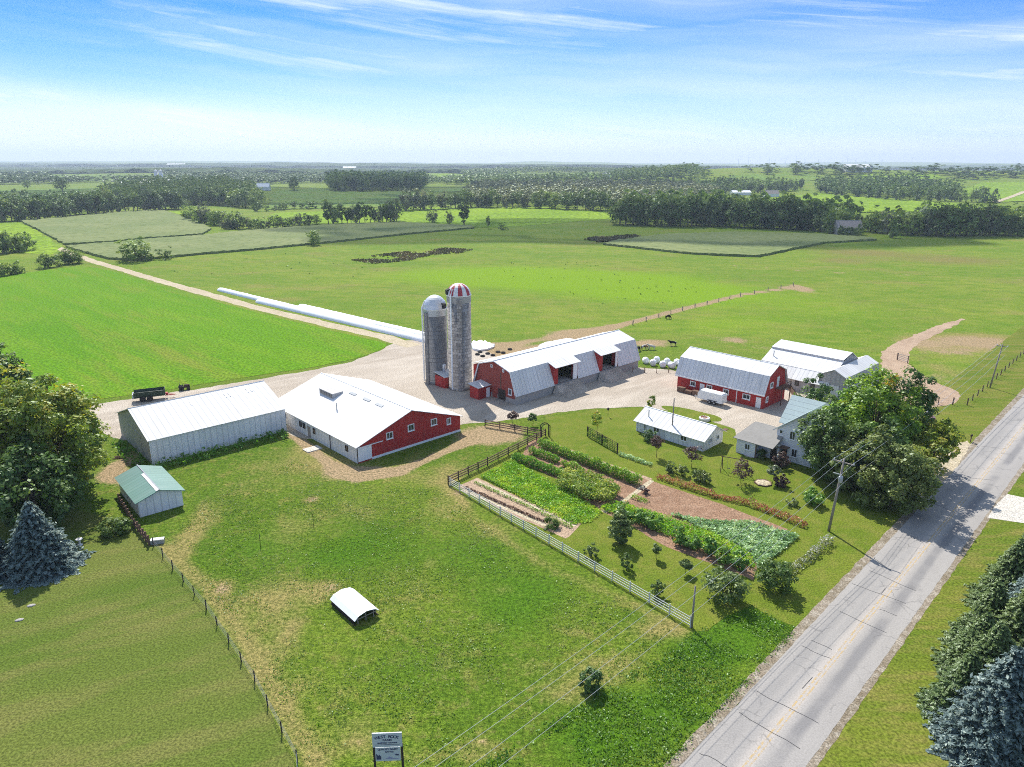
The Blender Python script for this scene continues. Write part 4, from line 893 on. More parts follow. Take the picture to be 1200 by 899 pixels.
# house clump
def orange_tip(c0, rad, up):
    def f(C, t):
        d = np.linalg.norm(C - np.array(c0), axis=1); return np.where(d < rad * (.7 + .5 * r.uniform(0, 1, len(t))), up, t * .74)
    return f
tree('maple_tree', 'tall bright green maple with an orange patch at its top, behind the house', 'tree', (54.0, 98.5, 0), 14.4, 5.5, 'bright', r, nclump=210, nleaf=120, size=.22, cr=1.2, zlow=.08, tip=orange_tip((.5, -1.5, 14.0), 1.5, .84))
tree('maple_tree', 'dark leafed tree at the right rear of the bright green maple', 'tree', (60.0, 101, 0), 13.5, 4.0, 'dark', r, nclump=90, nleaf=80, size=.26, cr=1.1, zlow=.08)
tree('maple_tree', 'yellow green tree left of the orange topped maple, hiding the house gable', 'tree', (50.6, 101.2, 0), 11.0, 4.2, 'bright', r, nclump=110, nleaf=85, size=.25, cr=1.1, zlow=.08, tip=lambda C, t: t * .78)
tree('linden_tree', 'small dense green tree against the end of the grey gambrel wing', 'tree', (51.0, 113.0, 0), 9.6, 3.0, 'dark', r, nclump=70, nleaf=80, size=.22, cr=.8, zlow=.08)
tree('linden_tree', 'dark green tree right beside the white farmhouse front', 'tree', (45.7, 95.6, 0), 10.0, 3.6, 'dark', r, nclump=130, nleaf=110, size=.2, cr=1.0, zlow=.06)
tree('linden_tree', 'olive green round tree behind the power pole', 'tree', (47.6, 91.5, 0), 7.6, 3.6, 'olive', r, nclump=90, nleaf=80, size=.22, cr=.9, zlow=.06)
tree('linden_tree', 'wide rounded olive tree overhanging the road edge', 'tree', (50.6, 85.8, 0), 9.4, 4.4, 'olive', r, nclump=170, nleaf=110, size=.2, cr=1.05, zlow=.05)
tree('linden_tree', 'shady tree at the inner side of the roadside clump', 'tree', (51, 92, 0), 9.5, 4.2, 'dark', r, nclump=100, nleaf=80, size=.25, cr=1.05, zlow=.06)
tree('locust_tree', 'loose spreading tree with yellow leaves over the gravel driveway', 'tree', (60.8, 94.6, 0), 8.6, 3.2, 'maple', r, nclump=52, nleaf=80, size=.22, cr=.8, zlow=.36, lobes=.5)
# roadside spruces on the right
sp = [((38.0, 44.9), 9.6, 4.6, 'blue', 'large silvery blue spruce, foremost of the roadside spruces'), ((43.6, 46.5), 10, 4.4, 'spruce', 'yellow green spruce behind the large roadside blue spruce at the photo edge'),
      ((41.0, 50.6), 7.6, 3.6, 'spruce', 'mid green spruce directly beyond the large roadside blue spruce'), ((46.0, 54.4), 9.0, 4.2, 'spruce', 'bushy spruce halfway along the roadside row, third from the road bend'),
      ((45.2, 57.2), 7.2, 3.4, 'spruce', 'small spruce on the road side, halfway along the evergreen row'), ((50.2, 58.6), 8.8, 4.2, 'blue', 'bluish spruce at the right photo edge in the middle of the evergreen row'),
      ((51.5, 63.6), 8.0, 3.8, 'spruce', 'green spruce second from the concrete drive'), ((56.8, 68.2), 7.6, 3.8, 'spruce', 'farthest roadside spruce, nearest the concrete drive'),
      ((37.6, 48.6), 6.2, 3.0, 'spruce', 'low green spruce tucked beside the foremost blue one on the road side'), ((42.0, 53.6), 6.4, 3.2, 'spruce', 'low dark spruce on the road side, between taller evergreens'), ((42.4, 41.0), 8.6, 4.0, 'spruce', 'olive spruce at the bottom right photo corner'), ((48.6, 51.5), 9.6, 4.2, 'spruce', 'dark spruce at the right photo edge behind the yellow green one')]
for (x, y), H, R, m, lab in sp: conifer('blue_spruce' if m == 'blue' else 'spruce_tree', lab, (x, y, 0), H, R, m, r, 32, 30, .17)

# garden shrubs and small trees
def bush(label, u, v, H, R, mat, n=40, nl=60, size=.13, name='shrub', zlow=.03, cat='shrub'):
    return tree(name, label, cat, xy(u, v), H, R, mat, r, H * .7, n, nl, size, R * .34, zlow, .25, trad=.05)
bush('tall bushy shrub with silvery leaves at the left end of the sunflower row', 727, 637, 4.2, 1.25, 'olive', 60, 60, .14)
bush('small thin shrub on the lawn close to the white rail fence', 694, 652, 1.7, .7, 'olive', 20, 40, .1)
bush('narrow dark shrub on the lawn below the tall bushy shrub', 735, 668, 2.0, .62, 'dark', 24, 45, .1)
bush('dark conical bush beside the white rail fence, near its road end', 772, 699, 1.9, .72, 'dark', 26, 45, .1)
bush('grey green apple tree with a wide crown by the fence end', 848, 702, 3.0, 2.0, 'olive', 55, 60, .14, 'apple_tree', .15, 'tree')
bush('round green apple tree between the garden and the road', 908, 690, 3.1, 1.9, 'dark', 60, 60, .14, 'apple_tree', .12, 'tree')
bush('dark green shrub alone in the rough grass below the power lines', 693, 808, 2.0, 1.0, 'dark', 36, 55, .12)
bush('deep green bush at the garden end of the dark tree shadow', 954, 590, 2.2, 1.3, 'crop', 36, 55, .13)
bush('dark red leafed bush on the lawn beside the sandbox', 917, 570, 1.7, 1.0, 'purple', 26, 50, .12)
bush('grey shrub on the lawn between flower border and power pole', 929, 592, 1.1, .8, 'olive', 20, 40, .1)
bush('dark red bush against the front of the two-storey farmhouse', 915, 547, 2.3, 1.2, 'purple', 30, 50, .13)
bush('olive bush by the corner of the farmhouse wing', 893, 537, 1.5, .8, 'olive', 20, 45, .11)
bush('dark blue green bush along the cottage wall', 762, 516, 1.7, 1.1, 'dark', 28, 50, .12)
for lab, u, v in (('round green bush on the lawn, left end of the line before the cottage', 787, 553), ('upright green bush on the lawn, second along the line before the cottage', 800, 557), ('largest green bush on the lawn, third along the line before the cottage', 818, 563), ('small green bush on the lawn, right end of the line before the cottage', 827, 566)): bush(lab, u, v, 1.7, .78, 'olive', 26, 45, .11)
def sapling(label, u, v, H, R, mat, ztr=.45):
    return tree('young_tree', label, 'tree', xy(u, v), H, R, mat, r, H * .8, 22, 40, .13, R * .45, ztr, .3, trad=.035)
sapling('light green young tree on the lawn behind the dark trellis', 700, 507, 3.9, .95, 'bright', .3)
sapling('maroon young tree behind the dark board fence', 601, 497, 2.2, .75, 'purple'); sapling('dark green young tree behind the dark board fence', 625, 499, 2.2, .75, 'dark')
sapling('yellow green young tree at the near corner of the cottage roof', 764, 481, 3.0, .75, 'maple', .15); sapling('maroon leafed young tree in front of the cottage windows', 770, 536, 3.4, 1.0, 'purple'); sapling('dark maroon young tree at the road end of the cottage', 811, 548, 3.3, 1.1, 'purple', .35)
sapling('round purple leafed tree on a thin stem by the swing set', 869, 566, 3.6, 1.45, 'purple', .3); sapling('pale young tree with a bare stem beside the sandbox', 906, 566, 2.7, .7, 'pale_flower', .5)
sapling('thin bare sapling on the lawn below the sunflowers', 770, 655, 1.8, .5, 'olive', .5); sapling('thin sapling with drooping leaves near the two power wires', 804, 672, 1.8, .6, 'olive', .4)

# garden beds
def pnoise(x, y, s): return np.array([mnoise.noise((a * s, b * s, 1.7)) for a, b in zip(x, y)])
def veg(name, label, pts, w, h, dens, size, mat, kind=None, group=None, lump=.5, up=1.2):
    """a planted row: leaves through a rounded bank along surveyed points"""
    P = [Vector(xy(*p)) for p in pts]; C = []; ox = P[0].copy()
    for a, b in zip(P[:-1], P[1:]):
        L = (b - a).length; n = int(L * w * h * dens * 2.2); s = r.uniform(0, 1, n); q = r.uniform(-1, 1, n); d = (b - a).normalized()
        hh = h * (1 - .55 * np.abs(q) ** 2.5) * (1 + lump * np.array([mnoise.noise(((a.x + d.x * L * k) * .9, (a.y + d.y * L * k) * .9, 2.2)) for k in s])); z = hh * r.uniform(0, 1, n) ** .55
        C.append(np.stack([a.x - ox.x + d.x * L * s - d.y * q * w / 2, a.y - ox.y + d.y * L * s + d.x * q * w / 2, z + .04], 1))
    C = np.concatenate(C); N = r.normal(size=C.shape) * .7 + np.array([0, 0, up]); V, F = leaf_quads(C, unit(N), size, r); V[:, 2] = np.maximum(V[:, 2], .03)
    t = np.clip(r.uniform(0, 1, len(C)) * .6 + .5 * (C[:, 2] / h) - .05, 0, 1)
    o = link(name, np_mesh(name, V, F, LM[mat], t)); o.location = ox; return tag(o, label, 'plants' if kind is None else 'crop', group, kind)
def vegpatch(name, label, px, h, dens, size, mat, kind='stuff', lump=.5, cl=.9):
    Q = [(p.x, p.y) for p in GP(px)]; xs = [q[0] for q in Q]; ys = [q[1] for q in Q]
    n = int((max(xs) - min(xs)) * (max(ys) - min(ys)) * dens * 1.8); x = r.uniform(min(xs), max(xs), n); y = r.uniform(min(ys), max(ys), n)
    k = sdf(x, y, Q) > .1 * r.normal(size=n); x, y = x[k], y[k]
    z = h * (1 + lump * pnoise(x, y, cl)) * r.uniform(.1, 1, len(x)) ** .6
    C = np.stack([x - Q[0][0], y - Q[0][1], z + .03], 1); N = unit(r.normal(size=C.shape) * .6 + np.array([0, 0, 1.2])); V, F = leaf_quads(C, N, size, r); V[:, 2] = np.maximum(V[:, 2], .03)
    t = np.clip(r.uniform(0, 1, len(C)) * .7 + .5 * pnoise(x, y, cl * .5) + .15, 0, 1)
    o = link(name, np_mesh(name, V, F, LM[mat], t)); o.location = (*Q[0], 0); return tag(o, label, 'plants', None, kind)
sheet('garden_soil', GP([(620, 519), (634, 512), (668, 526), (772, 566), (850, 592), (925, 620), (900, 632), (840, 620), (790, 640), (700, 595), (650, 560), (608, 540)]), .022, M['soil'], .6, .12)
sheet('garden_soil', GP([(537, 570), (560, 560), (625, 590), (683, 614), (664, 631), (600, 603)]), .022, M['earth'], .6, .12)
sheet('garden_soil', GP([(706, 600), (722, 590), (800, 605), (890, 655), (884, 680), (850, 666), (780, 640), (735, 612)]), .021, M['soil'], .6, .12)
sheet('garden_path', strip(GP([(640, 518), (700, 540), (764, 562)]), .9), .026, M['earth'], .6, .12); sheet('garden_path', strip(GP([(765, 563), (735, 585), (708, 600)]), .8), .027, M['lane'], .5, .1)
for a_, b_ in (((543, 574), (655, 622)), ((561, 565), (676, 616))): sheet('garden_path', strip(GP([a_, b_]), .7), .028, M['lane'], .5, .1)
GR = 'vegetable rows in the garden'
veg('vegetable_row', 'tall dark green row, longest and highest in the garden', [(633, 523), (690, 545), (750, 569)], 1.5, 1.5, 95, .12, 'crop', group=GR)
veg('vegetable_row', 'short dark green row at the fence end, in front of the tallest row', [(622, 531), (655, 543)], 1.2, 1.2, 95, .12, 'crop', group=GR)
veg('vegetable_row', 'short dark green row in line with the fence end one, nearer the middle', [(660, 545), (684, 555)], 1.2, 1.1, 95, .12, 'crop', group=GR)
veg('vegetable_row', 'leafy green row left of the tasselled corn block', [(603, 538), (660, 559)], 1.5, 1.3, 95, .12, 'crop', group=GR)
vegpatch('sweetcorn_block', 'block of tasselled sweet corn in the middle of the garden', [(652, 572), (665, 558), (700, 565), (728, 580), (716, 592), (690, 590)], 1.6, 110, .15, 'sweetcorn', lump=.35)
vegpatch('salad_bed', 'patchy bed of low bright green and yellow leaves', [(564, 559), (600, 540), (655, 570), (706, 601), (694, 612), (672, 615), (640, 599)], .32, 60, .12, 'lettuce', lump=.9)
vegpatch('cabbage_bed', 'dense bed of pale blue green cabbages near the road', [(786, 603), (830, 612), (882, 613), (937, 629), (912, 650), (890, 665), (880, 650), (842, 628)], .42, 70, .17, 'cabbage', lump=.6, cl=1.6)
vegpatch('bean_bed', 'long bright green bed between cabbages and sunflowers', [(704, 597), (722, 590), (780, 607), (838, 628), (880, 652), (886, 668), (850, 656), (780, 628)], .6, 75, .13, 'lettuce', lump=.4)
veg('bean_row', 'low pale green plants on the soil between sunflower row and brown plot', [(742, 583), (760, 589)], 1.0, .5, 80, .11, 'crop', group=GR)
veg('flower_border', 'long border of red and pink flowers along the lawn edge', [(771, 560), (840, 583), (880, 592), (946, 618)], 1.0, .85, 80, .10, 'flower', lump=.9)
veg('flower_border', 'border of pale flowers and grey shrubs from power pole to apple tree', [(926, 672), (950, 654), (974, 634)], 1.2, 1.0, 45, .11, 'pale_flower', lump=1.3)
veg('hosta_row', 'row of variegated grey green hostas from trellis to lawn', [(727, 533), (764, 546)], .9, .55, 110, .12, 'cabbage')
veg('vegetable_row', 'thin green row on bare soil, second from the white rail fence', [(556, 566), (610, 590), (672, 620)], .55, .35, 150, .09, 'crop', group=GR)
veg('vegetable_row', 'thin row of small reddish plants nearest the white rail fence', [(546, 572), (600, 596), (640, 613)], .45, .3, 420, .08, 'purple', group=GR)
veg('vegetable_row', 'thin green row along the salad bed edge', [(566, 560), (620, 585), (680, 612)], .5, .4, 150, .09, 'crop', group=GR)
bush('dark grey green clump at the road end of the thin rows', 647, 619, 1.2, 1.0, 'dark', 24, 45, .11)
bush('dark clump on brown soil near the path end', 757, 578, .9, .55, 'purple', 14, 40, .1)
SG = 'sunflowers along the garden edge'
for lab, u, v, H, q in (('bushy sunflower plants at the left end of their row', 731, 606, 1.9, 1.3), ('sunflower plants second from the left end, with pale heads', 747, 612, 1.7, 1.2), ('sunflower plants third in the row, above the bare sapling', 764, 618, 1.8, 1.2), ('tall dark sunflower clump standing alone in the row', 797, 638, 2.4, .8), ('short sunflower clump right of the tall dark one', 812, 643, 1.7, .9), ('tall sunflower clump with two yellow heads', 832, 651, 2.3, .8), ('sunflower clump second from the road end', 849, 660, 2.2, .9), ('sunflower clump at the road end of the row', 866, 666, 2.3, .9)):
    t = bush(lab, u, v, H, q, 'sunflower', 26, 45, .14, 'sunflower_clump', .03, 'sunflowers'); t['group'] = SG
    for c in t.children:
        if c.name.startswith('crown'):
            a = c.data.attributes['tint']; n = len(a.data); b = np.zeros(n, np.float32); a.data.foreach_get('value', b); b *= .5; k = r.uniform(0, 1, n) < .025; b[k] = 1; a.data.foreach_set('value', b)
        elif c.name.startswith('trunk'): c.name = 'stem'

# weeds that roughen the pasture, and rank verge growth
def scatter(name, label, px, n, h, size, mat, cl=.25, thr=-.1, per=5, k=.22):
    Q = [(p[0], p[1]) for p in px]; xs = [q[0] for q in Q]; ys = [q[1] for q in Q]
    x = r.uniform(min(xs), max(xs), n); y = r.uniform(min(ys), max(ys), n); m = poly_in(x, y, Q); x, y = x[m], y[m]
    w = pnoise(x, y, cl) + .5 * pnoise(x, y, cl * 4) > thr + r.normal(size=len(x)) * .15; x, y = x[w], y[w]
    x = np.repeat(x, per) + r.normal(size=len(x) * per) * k; y = np.repeat(y, per) + r.normal(size=len(y) * per) * k
    C = np.stack([x, y, h * r.uniform(.1, 1, len(x)) + .03], 1); N = unit(r.normal(size=C.shape) * .5 + np.array([0, 0, .9])); V, F = leaf_quads(C, N, size, r); V[:, 2] = np.maximum(V[:, 2], .025)
    t = np.clip(.45 + .5 * pnoise(x, y, .11) + .5 * (r.uniform(0, 1, len(x)) - .5), 0, 1)
    return tag(link(name, np_mesh(name, V, F, LM[mat], t)), label, 'weeds', None, 'stuff')
past = GP([(200, 640), (235, 590), (350, 540), (430, 570), (520, 575), (600, 640), (800, 738), (760, 780), (560, 899)]) + [Vector((-6, 30)), Vector((-14, 36))] + GP([(340, 860), (270, 730)])
scatter('pasture_weeds', 'leafy weeds growing through the front pasture', past, 26000, .10, .075, 'weed', .16, .05)
vg = GP([(560, 899), (640, 850), (760, 780), (815, 742), (880, 710), (935, 738), (860, 820), (790, 892)]) + [Vector((8, 34)), Vector((-4, 34))]
LM['pale_weed'] = leafmat('pale_weeds', [(.13, .18, .06), (.20, .25, .10), (.33, .36, .20)], .4, .1)
scatter('pasture_weeds', 'pale leafy weeds in patches through the front pasture', past, 22000, .12, .06, 'pale_weed', .12, .22)
scatter('verge_weeds', 'rank bright green growth between the pasture and the road', vg, 16000, .2, .09, 'weed', .2, -.15)
# ------------------------------------------------------------------ fences
def fence(name, label, pts, sp, hp, rails, pm, rm, rw=.06, rh=.13, pw=.13, cat='fence', wire=False):
    """posts and rails (or wires) along a line; every post and rail is a part"""
    P = [Vector((p[0], p[1], 0)) for p in pts]; t = thing(name, label, cat, P[0]); o = P[0]
    posts = []
    for i, (a, b) in enumerate(zip(P[:-1], P[1:])):
        n = max(1, round((b - a).length / sp)); posts += [a.lerp(b, k / n) for k in range(n)]
    posts.append(P[-1])
    base = MB().box(-pw / 2, pw / 2, -pw / 2, pw / 2, 0, 1)
    proto = None
    for p in posts:
        if proto is None: proto = base.build('post', M[pm], t); c = proto
        else: c = proto.copy(); COL.objects.link(c); c.parent = t
        c.location = p - o; c.scale = (1, 1, hp * rnd.uniform(.96, 1.05)); c.rotation_euler = (rnd.uniform(-.03, .03), rnd.uniform(-.03, .03), rnd.uniform(0, 1.5))
    for z in rails:
        for a, b in zip(P[:-1], P[1:]):
            d = (b - a).normalized(); nn = Vector((-d.y, d.x, 0)); mb = MB()
            if wire: mb.tube([a - o + Vector((0, 0, z)), b - o + Vector((0, 0, z))], .012, 4); mb.build('wire', M[rm], t)
            else:
                q = [a - o + nn * rw, b - o + nn * rw]; mb.prism([q[0] + Vector((0, 0, z)), q[1] + Vector((0, 0, z)), q[1] + Vector((0, 0, z + rh)), q[0] + Vector((0, 0, z + rh))], -nn * rw * 2); mb.build('rail', M[rm], t)
    return t
FA_ = G(526, 568)
fence('board_fence', 'dark brown board fence climbing from the garden corner to the arbour', [FA_, G(572, 546), G(640, 511)], 2.4, 1.35, (.35, .72, 1.1), 'dark', 'timber')
fence('board_fence', 'dark brown board fence along the gravel drive, behind two small trees', [G(569, 500), G(604, 506), G(634, 512)], 2.4, 1.35, (.35, .72, 1.1), 'dark', 'timber')
fence('rail_fence', 'long white rail fence from the garden corner down to the road verge', [FA_ + Vector((.3, -.4, 0)), G(600, 612), G(660, 647), G(810, 735)], 2.5, 1.3, (.22, .52, .82, 1.1), 'fence_white', 'fence_white', .022, .075, .1)
M['mesh_wire'] = pmat('wire', (.30, .30, .29), .5, .1, 2, .4, .4)
fence('wire_fence', 'thin post and wire fence between the mown lawn and the pasture', [G(181, 641), G(243, 715), G(300, 800), G(350, 893), Vector((-14, 36, 0))], 3.2, 1.15, (.35, .7, 1.0), 'dark', 'mesh_wire', pw=.09, wire=True)
fence('wire_fence', 'wire fence with dark posts across the dirt lot by the road', [G(1066, 470), G(1100, 473), G(1134, 474)], 2.6, 1.5, (.4, .8, 1.2), 'timber', 'mesh_wire', pw=.16, wire=True)
fence('wire_fence', 'line of fence posts along the worn cattle track in the far pasture', [G(742, 381), G(800, 364), G(868, 347), G(930, 335)], 7.5, 1.4, (.7, 1.1), 'grey_wood', 'mesh_wire', pw=.2, wire=True)
fence('wire_fence', 'pasture fence by the row of white wrapped bales', [G(742, 436), G(770, 437), G(798, 436)], 2.6, 1.3, (.5, 1.0), 'timber', 'mesh_wire', pw=.14, wire=True)
fence('wire_fence', 'fence of thin posts along the right road verge past the dirt lot', [G(1134, 474), G(1163, 448), G(1200, 414)], 4, 1.3, (.5, 1.0), 'timber', 'mesh_wire', pw=.14, wire=True)
fence('pipe_gate', 'grey metal gate at the top of the dirt lot', [G(1052, 421), G(1064, 425)], 2.4, 1.7, (.3, .7, 1.1, 1.5), 'timber', 'steel', .03, .08, .18, cat='gate')
fence('pole_fence', 'row of old dark leaning poles beside the green roofed shed', [G(141, 590), G(160, 620), G(176, 640)], 1.1, 1.35, (.4, .85), 'timber', 'timber', .07, .12, .2)
# arbour
s = thing('garden_arbour', 'dark wooden arbour gate at the top corner of the garden fences', 'arbour', xy(635, 514), R_(20)); mb = MB()
for x in (0, 1.5):
    for y in (0, .6): mb.box(x, x + .12, y, y + .12, 0, 2.1)
mb.build('post', M['dark'], s); mb = MB()
for y in (0, .6): mb.tube([(.06, y + .06, 2.05), (.4, y + .06, 2.4), (.8, y + .06, 2.5), (1.2, y + .06, 2.4), (1.56, y + .06, 2.05)], .07, 5)
mb.build('arch', M['dark'], s)
s = thing('trellis_fence', 'dark two-panel trellis with climbing plants on the lawn', 'trellis', xy(689, 511), math.atan2((G(724, 531) - G(689, 511)).y, (G(724, 531) - G(689, 511)).x)); Lt = (G(724, 531) - G(689, 511)).length
for x in (0, Lt / 2, Lt): MB().box(x - .08, x + .08, -.08, .08, 0, 1.75).build('post', M['dark'], s)
for x0 in (0, Lt / 2):
    mb = MB(); w = Lt / 2
    for i in range(6): mb.box(x0 + .08, x0 + w - .08, -.02, .02, .2 + i * .29, .26 + i * .29)
    for i in range(7): mb.box(x0 + .15 + i * (w - .3) / 6, x0 + .2 + i * (w - .3) / 6, .02, .05, .1, 1.7)
    mb.build('lattice', M['dark'], s)
C = np.stack([r.uniform(0, Lt, 500), r.normal(size=500) * .15, r.uniform(0, 1.5, 500) ** 1.0], 1); V, F = leaf_quads(C, unit(r.normal(size=C.shape)), .1, r); link('vine', np_mesh('vine', V, F, LM['crop'], r.uniform(0, 1, 500)), s)

# ------------------------------------------------------------------ power poles and wires
def pole(label, loc, H, rad, arm=None, lean=(0, 0), tr=False, name='power_pole'):
    s = thing(name, label, 'pole', loc, RA, None)
    MB().tube([(0, 0, 0), (lean[0] * .5, lean[1] * .5, H * .5), (lean[0], lean[1], H)], [rad, rad * .85, rad * .65], 10).build('post', M['grey_wood'], s, True)
    if arm:
        MB().box(lean[0] - arm, lean[0] + arm, .12, .24, H - .55, H - .42).build('crossarm', M['grey_wood'], s)
        for x in (-arm + .1, -.35, arm - .1): MB().lathe([(.05, 0), (.07, .08), (.04, .16), (.06, .2), (.02, .26)], 8, (lean[0] + x, .18, H - .42)).build('insulator', M['white'], s)
    if tr:
        MB().lathe([(.02, 0), (.24, .02), (.26, .1), (.26, .75), (.22, .82), (.03, .9)], 14, (lean[0] + .1, -.4, H - 2.9)).build('transformer', M['steel'], s, True)
        MB().box(lean[0] - .9, lean[0] + .1, -.3, -.2, H - 2.0, H - 1.9).build('bracket', M['steel'], s)
    return s
PA = pole('tall utility pole with a crossarm and transformer, standing by the pale flower border', (39.7, 79.4, 0), 9.9, .17, 1.25, (.5, .15), True)
PC = pole('slim utility pole standing on the verge beyond the dirt lot', (98.3, 139.2, 0), 9.3, .15, 1.0, (.6, 0))
PB = (Vector((39.7, 79.4, 0)) - Vector((.698, .716, 0)) * 76); PB.z = 0
pole('utility pole behind the camera carrying the wires on', PB, 9.6, .17, 1.25)
pole('short dark post at the road end of the white rail fence', (17.9, 60.1, 0), 4.7, .12, name='fence_post')
pole('thin brown mast standing in front of the white cottage', (26.6, 110.2, 0), 7.2, .13, name='yard_mast')
M['wire_metal'] = pmat('overhead_wire', (.55, .56, .56), .35, .05, 2, .5, .6)
def wire(label, a, b, sag, rad=.015):
    P = [a.lerp(b, i / 24) + Vector((0, 0, -4 * sag * (i / 24) * (1 - i / 24))) for i in range(25)]
    mb = MB(); mb.tube(P, rad, 5); o = mb.build('power_line', M['wire_metal']); tag(o, label, 'wire')
cx = Vector((math.cos(RA), math.sin(RA), 0)); A0 = Vector((39.7, 79.4, 9.65)) + cx * .5; B0 = PB + Vector((0, 0, 9.4)); C0 = Vector((98.3, 139.2, 9.1)) + cx * .6
for i, (x, dz, s1) in enumerate(((-1.15, 0, .9), (-.3, .05, 1.0), (1.15, 0, .9), (.9, -1.9, 1.2))):
    nm = ('outermost on the farm side', 'on the middle insulator', 'outermost on the road side', 'lowest, below the crossarm')[i]
    wire('overhead wire crossing the pasture corner from the tall pole, ' + nm, A0 + cx * x + Vector((0, 0, dz)), B0 + cx * x + Vector((0, 0, dz)), s1)
    wire('overhead wire passing the house trees beyond the tall pole, ' + nm, A0 + cx * x + Vector((0, 0, dz)), C0 + cx * x * .85 + Vector((0, 0, dz)), s1)

# ------------------------------------------------------------------ farm sign
M['sign_face'] = pmat('sign_board', (.50, .53, .55), .5, .06, 2, .3)
M['ink'] = pmat('sign_ink', (.05, .06, .12), .6, .1, 2, .2)
s = thing('farm_sign', 'two-panel white farm sign on two dark posts at the bottom photo edge', 'sign', (-8.95, 41.5, 0), R_(3))
SW = 1.98
for x in (-SW / 2 - .02, SW / 2 + .02): MB().box(x - .08, x + .08, -.02, .14, 0, 3.55).build('post', M['dark'], s)
p1 = MB().box(-SW / 2 - .08, SW / 2 + .08, -.12, -.03, 3.48, 4.72).build('sign_panel', M['sign_face'], s)
p2 = MB().box(-SW / 2 + .08, SW / 2 - .08, -.1, -.03, 2.2, 3.42).build('sign_panel', M['sign_face'], s)
def text(body, size, x, y, z, parent, rot=0.0):
    cu = bpy.data.curves.new('lettering', 'FONT'); cu.body = body; cu.size = size; cu.align_x = 'CENTER'; cu.align_y = 'CENTER'; cu.extrude = .004; cu.offset = .008
    o = bpy.data.objects.new('tmp_text', cu); COL.objects.link(o); dg = bpy.context.evaluated_depsgraph_get()
    me = bpy.data.meshes.new_from_object(o.evaluated_get(dg)); bpy.data.objects.remove(o); me.materials.clear(); me.materials.append(M['ink'])
    q = link('lettering', me, parent); q.rotation_euler = (R_(90), rot, 0); q.location = (x, y, z); return q
word = 'WEST ROCK'
for i, ch in enumerate(word):
    if ch == ' ': continue
    a = (i - (len(word) - 1) / 2) / len(word); text(ch, .34, a * 1.65, -.127, 4.42 - a * a * .55, p1, a * .75)
text('FARM', .26, 0, -.127, 4.1, p1); text('REGISTERED HOLSTEINS', .13, 0, -.127, 3.85, p1)
MB().box(-.9, .9, -.125, -.12, 3.68, 3.72).build('rule', M['ink'], p1)
text('QUALITY DAIRY', .20, 0, -.107, 3.25, p2); text('CATTLE', .17, .1, -.107, 3.02, p2)
MB().prism([(-.85, -.102, 2.35), (-.5, -.102, 2.35), (-.5, -.102, 2.6), (-.62, -.102, 2.78), (-.7, -.102, 2.7), (-.85, -.102, 2.88)], (0, -.005, 0)).build('emblem', M['ink'], p2)
MB().prism([(-.4, -.102, 2.36), (.75, -.102, 2.36), (.72, -.102, 2.42), (.35, -.102, 2.44), (.1, -.102, 2.6), (-.1, -.102, 2.44)], (0, -.005, 0)).build('emblem', pmat('sign_tint', (.30, .30, .42), .6, .1), p2)
MB().prism([(.5, -.102, 2.7), (.78, -.102, 2.66), (.8, -.102, 2.76), (.56, -.102, 2.84)], (0, -.005, 0)).build('emblem', M['ink'], p2)

# ------------------------------------------------------------------ vehicles and farm things
s = thing('livestock_trailer', 'white enclosed trailer with dark double wheels parked along the red gambrel barn', 'trailer', (40.2, 127.3, 0), FA + R_(90))
mb = MB(); L = 5.2
mb.prism([(0, -.95, .55), (0, -.95, 2.1), (.25, -.95, 2.28), (L - .5, -.95, 2.28), (L, -.95, 1.7), (L, -.95, .55)], (0, 1.9, 0)); mb.build('body', M['white'], s)
MB().box(.2, L - .5, -.75, .75, 2.285, 2.33).build('roof', M['white_roof_x'], s)
for x in (1.5, 2.45):
    for y in (-1.02, 1.02):
        w = MB().tube([(x, y - .11, .38), (x, y + .11, .38)], .38, 16).build('wheel', M['rubber'], s); MB().tube([(x, y - .12, .38), (x, y + .12, .38)], .18, 12).build('rim', M['steel'], w)
for y in (-1.03, .87): MB().box(.95, 3.0, y, y + .16, .78, .84).build('fender', M['dark'], s)
mb = MB(); mb.tube([(L, -.6, .5), (L + 1.2, 0, .5)], .05, 6); mb.tube([(L, .6, .5), (L + 1.2, 0, .5)], .05, 6); mb.tube([(L + 1.0, 0, 0), (L + 1.0, 0, .8)], .05, 6); mb.build('hitch', M['steel'], s)
MB().box(.5, L - .8, -.965, -.95, 1.55, 1.95).build('vent_panel', M['skylight'], s)
s = thing('manure_spreader', 'dark green open box wagon with a red tongue on the track behind the machine shed', 'wagon', (-72.3, 129.2, 0), math.atan2(2.1, 4.4) - .03)
mb = MB(); L = 5.4
for y0, y1 in ((-.8, -1.15), (.8, 1.15)): mb.slab([(0, y0, .8), (L, y0, .8), (L, y1, 2.0), (0, y1, 2.0)], .07)
mb.slab([(0, -.8, .8), (L, -.8, .8), (L, .8, .8), (0, .8, .8)], .06); mb.prism([(L - .05, -.8, .8), (L - .05, .8, .8), (L - .05, 1.15, 2.1), (L - .05, -1.15, 2.1)], (.08, 0, 0)); mb.build('box', pmat('dark_green_paint', (.035, .06, .045), .5, .2, 2), s)
for x in (1.5, 2.7):
    for y in (-1.1, 1.1): MB().tube([(x, y - .18, .55), (x, y + .18, .55)], .55, 16).build('wheel', M['rubber'], s)
mb = MB(); mb.tube([(L, -.5, .7), (L + 1.8, 0, .55)], .08, 6); mb.tube([(L, .5, .7), (L + 1.8, 0, .55)], .08, 6); mb.box(L + .1, L + .5, -.3, .3, .6, 1.1); mb.build('tongue', pmat('red_paint', (.4, .05, .04), .5, .15, 2), s)
mb = MB()
for z in (.9, 1.5): mb.tube([(-.12, -.95, z), (-.12, .95, z)], .16, 8)
mb.build('beater', M['steel'], s)
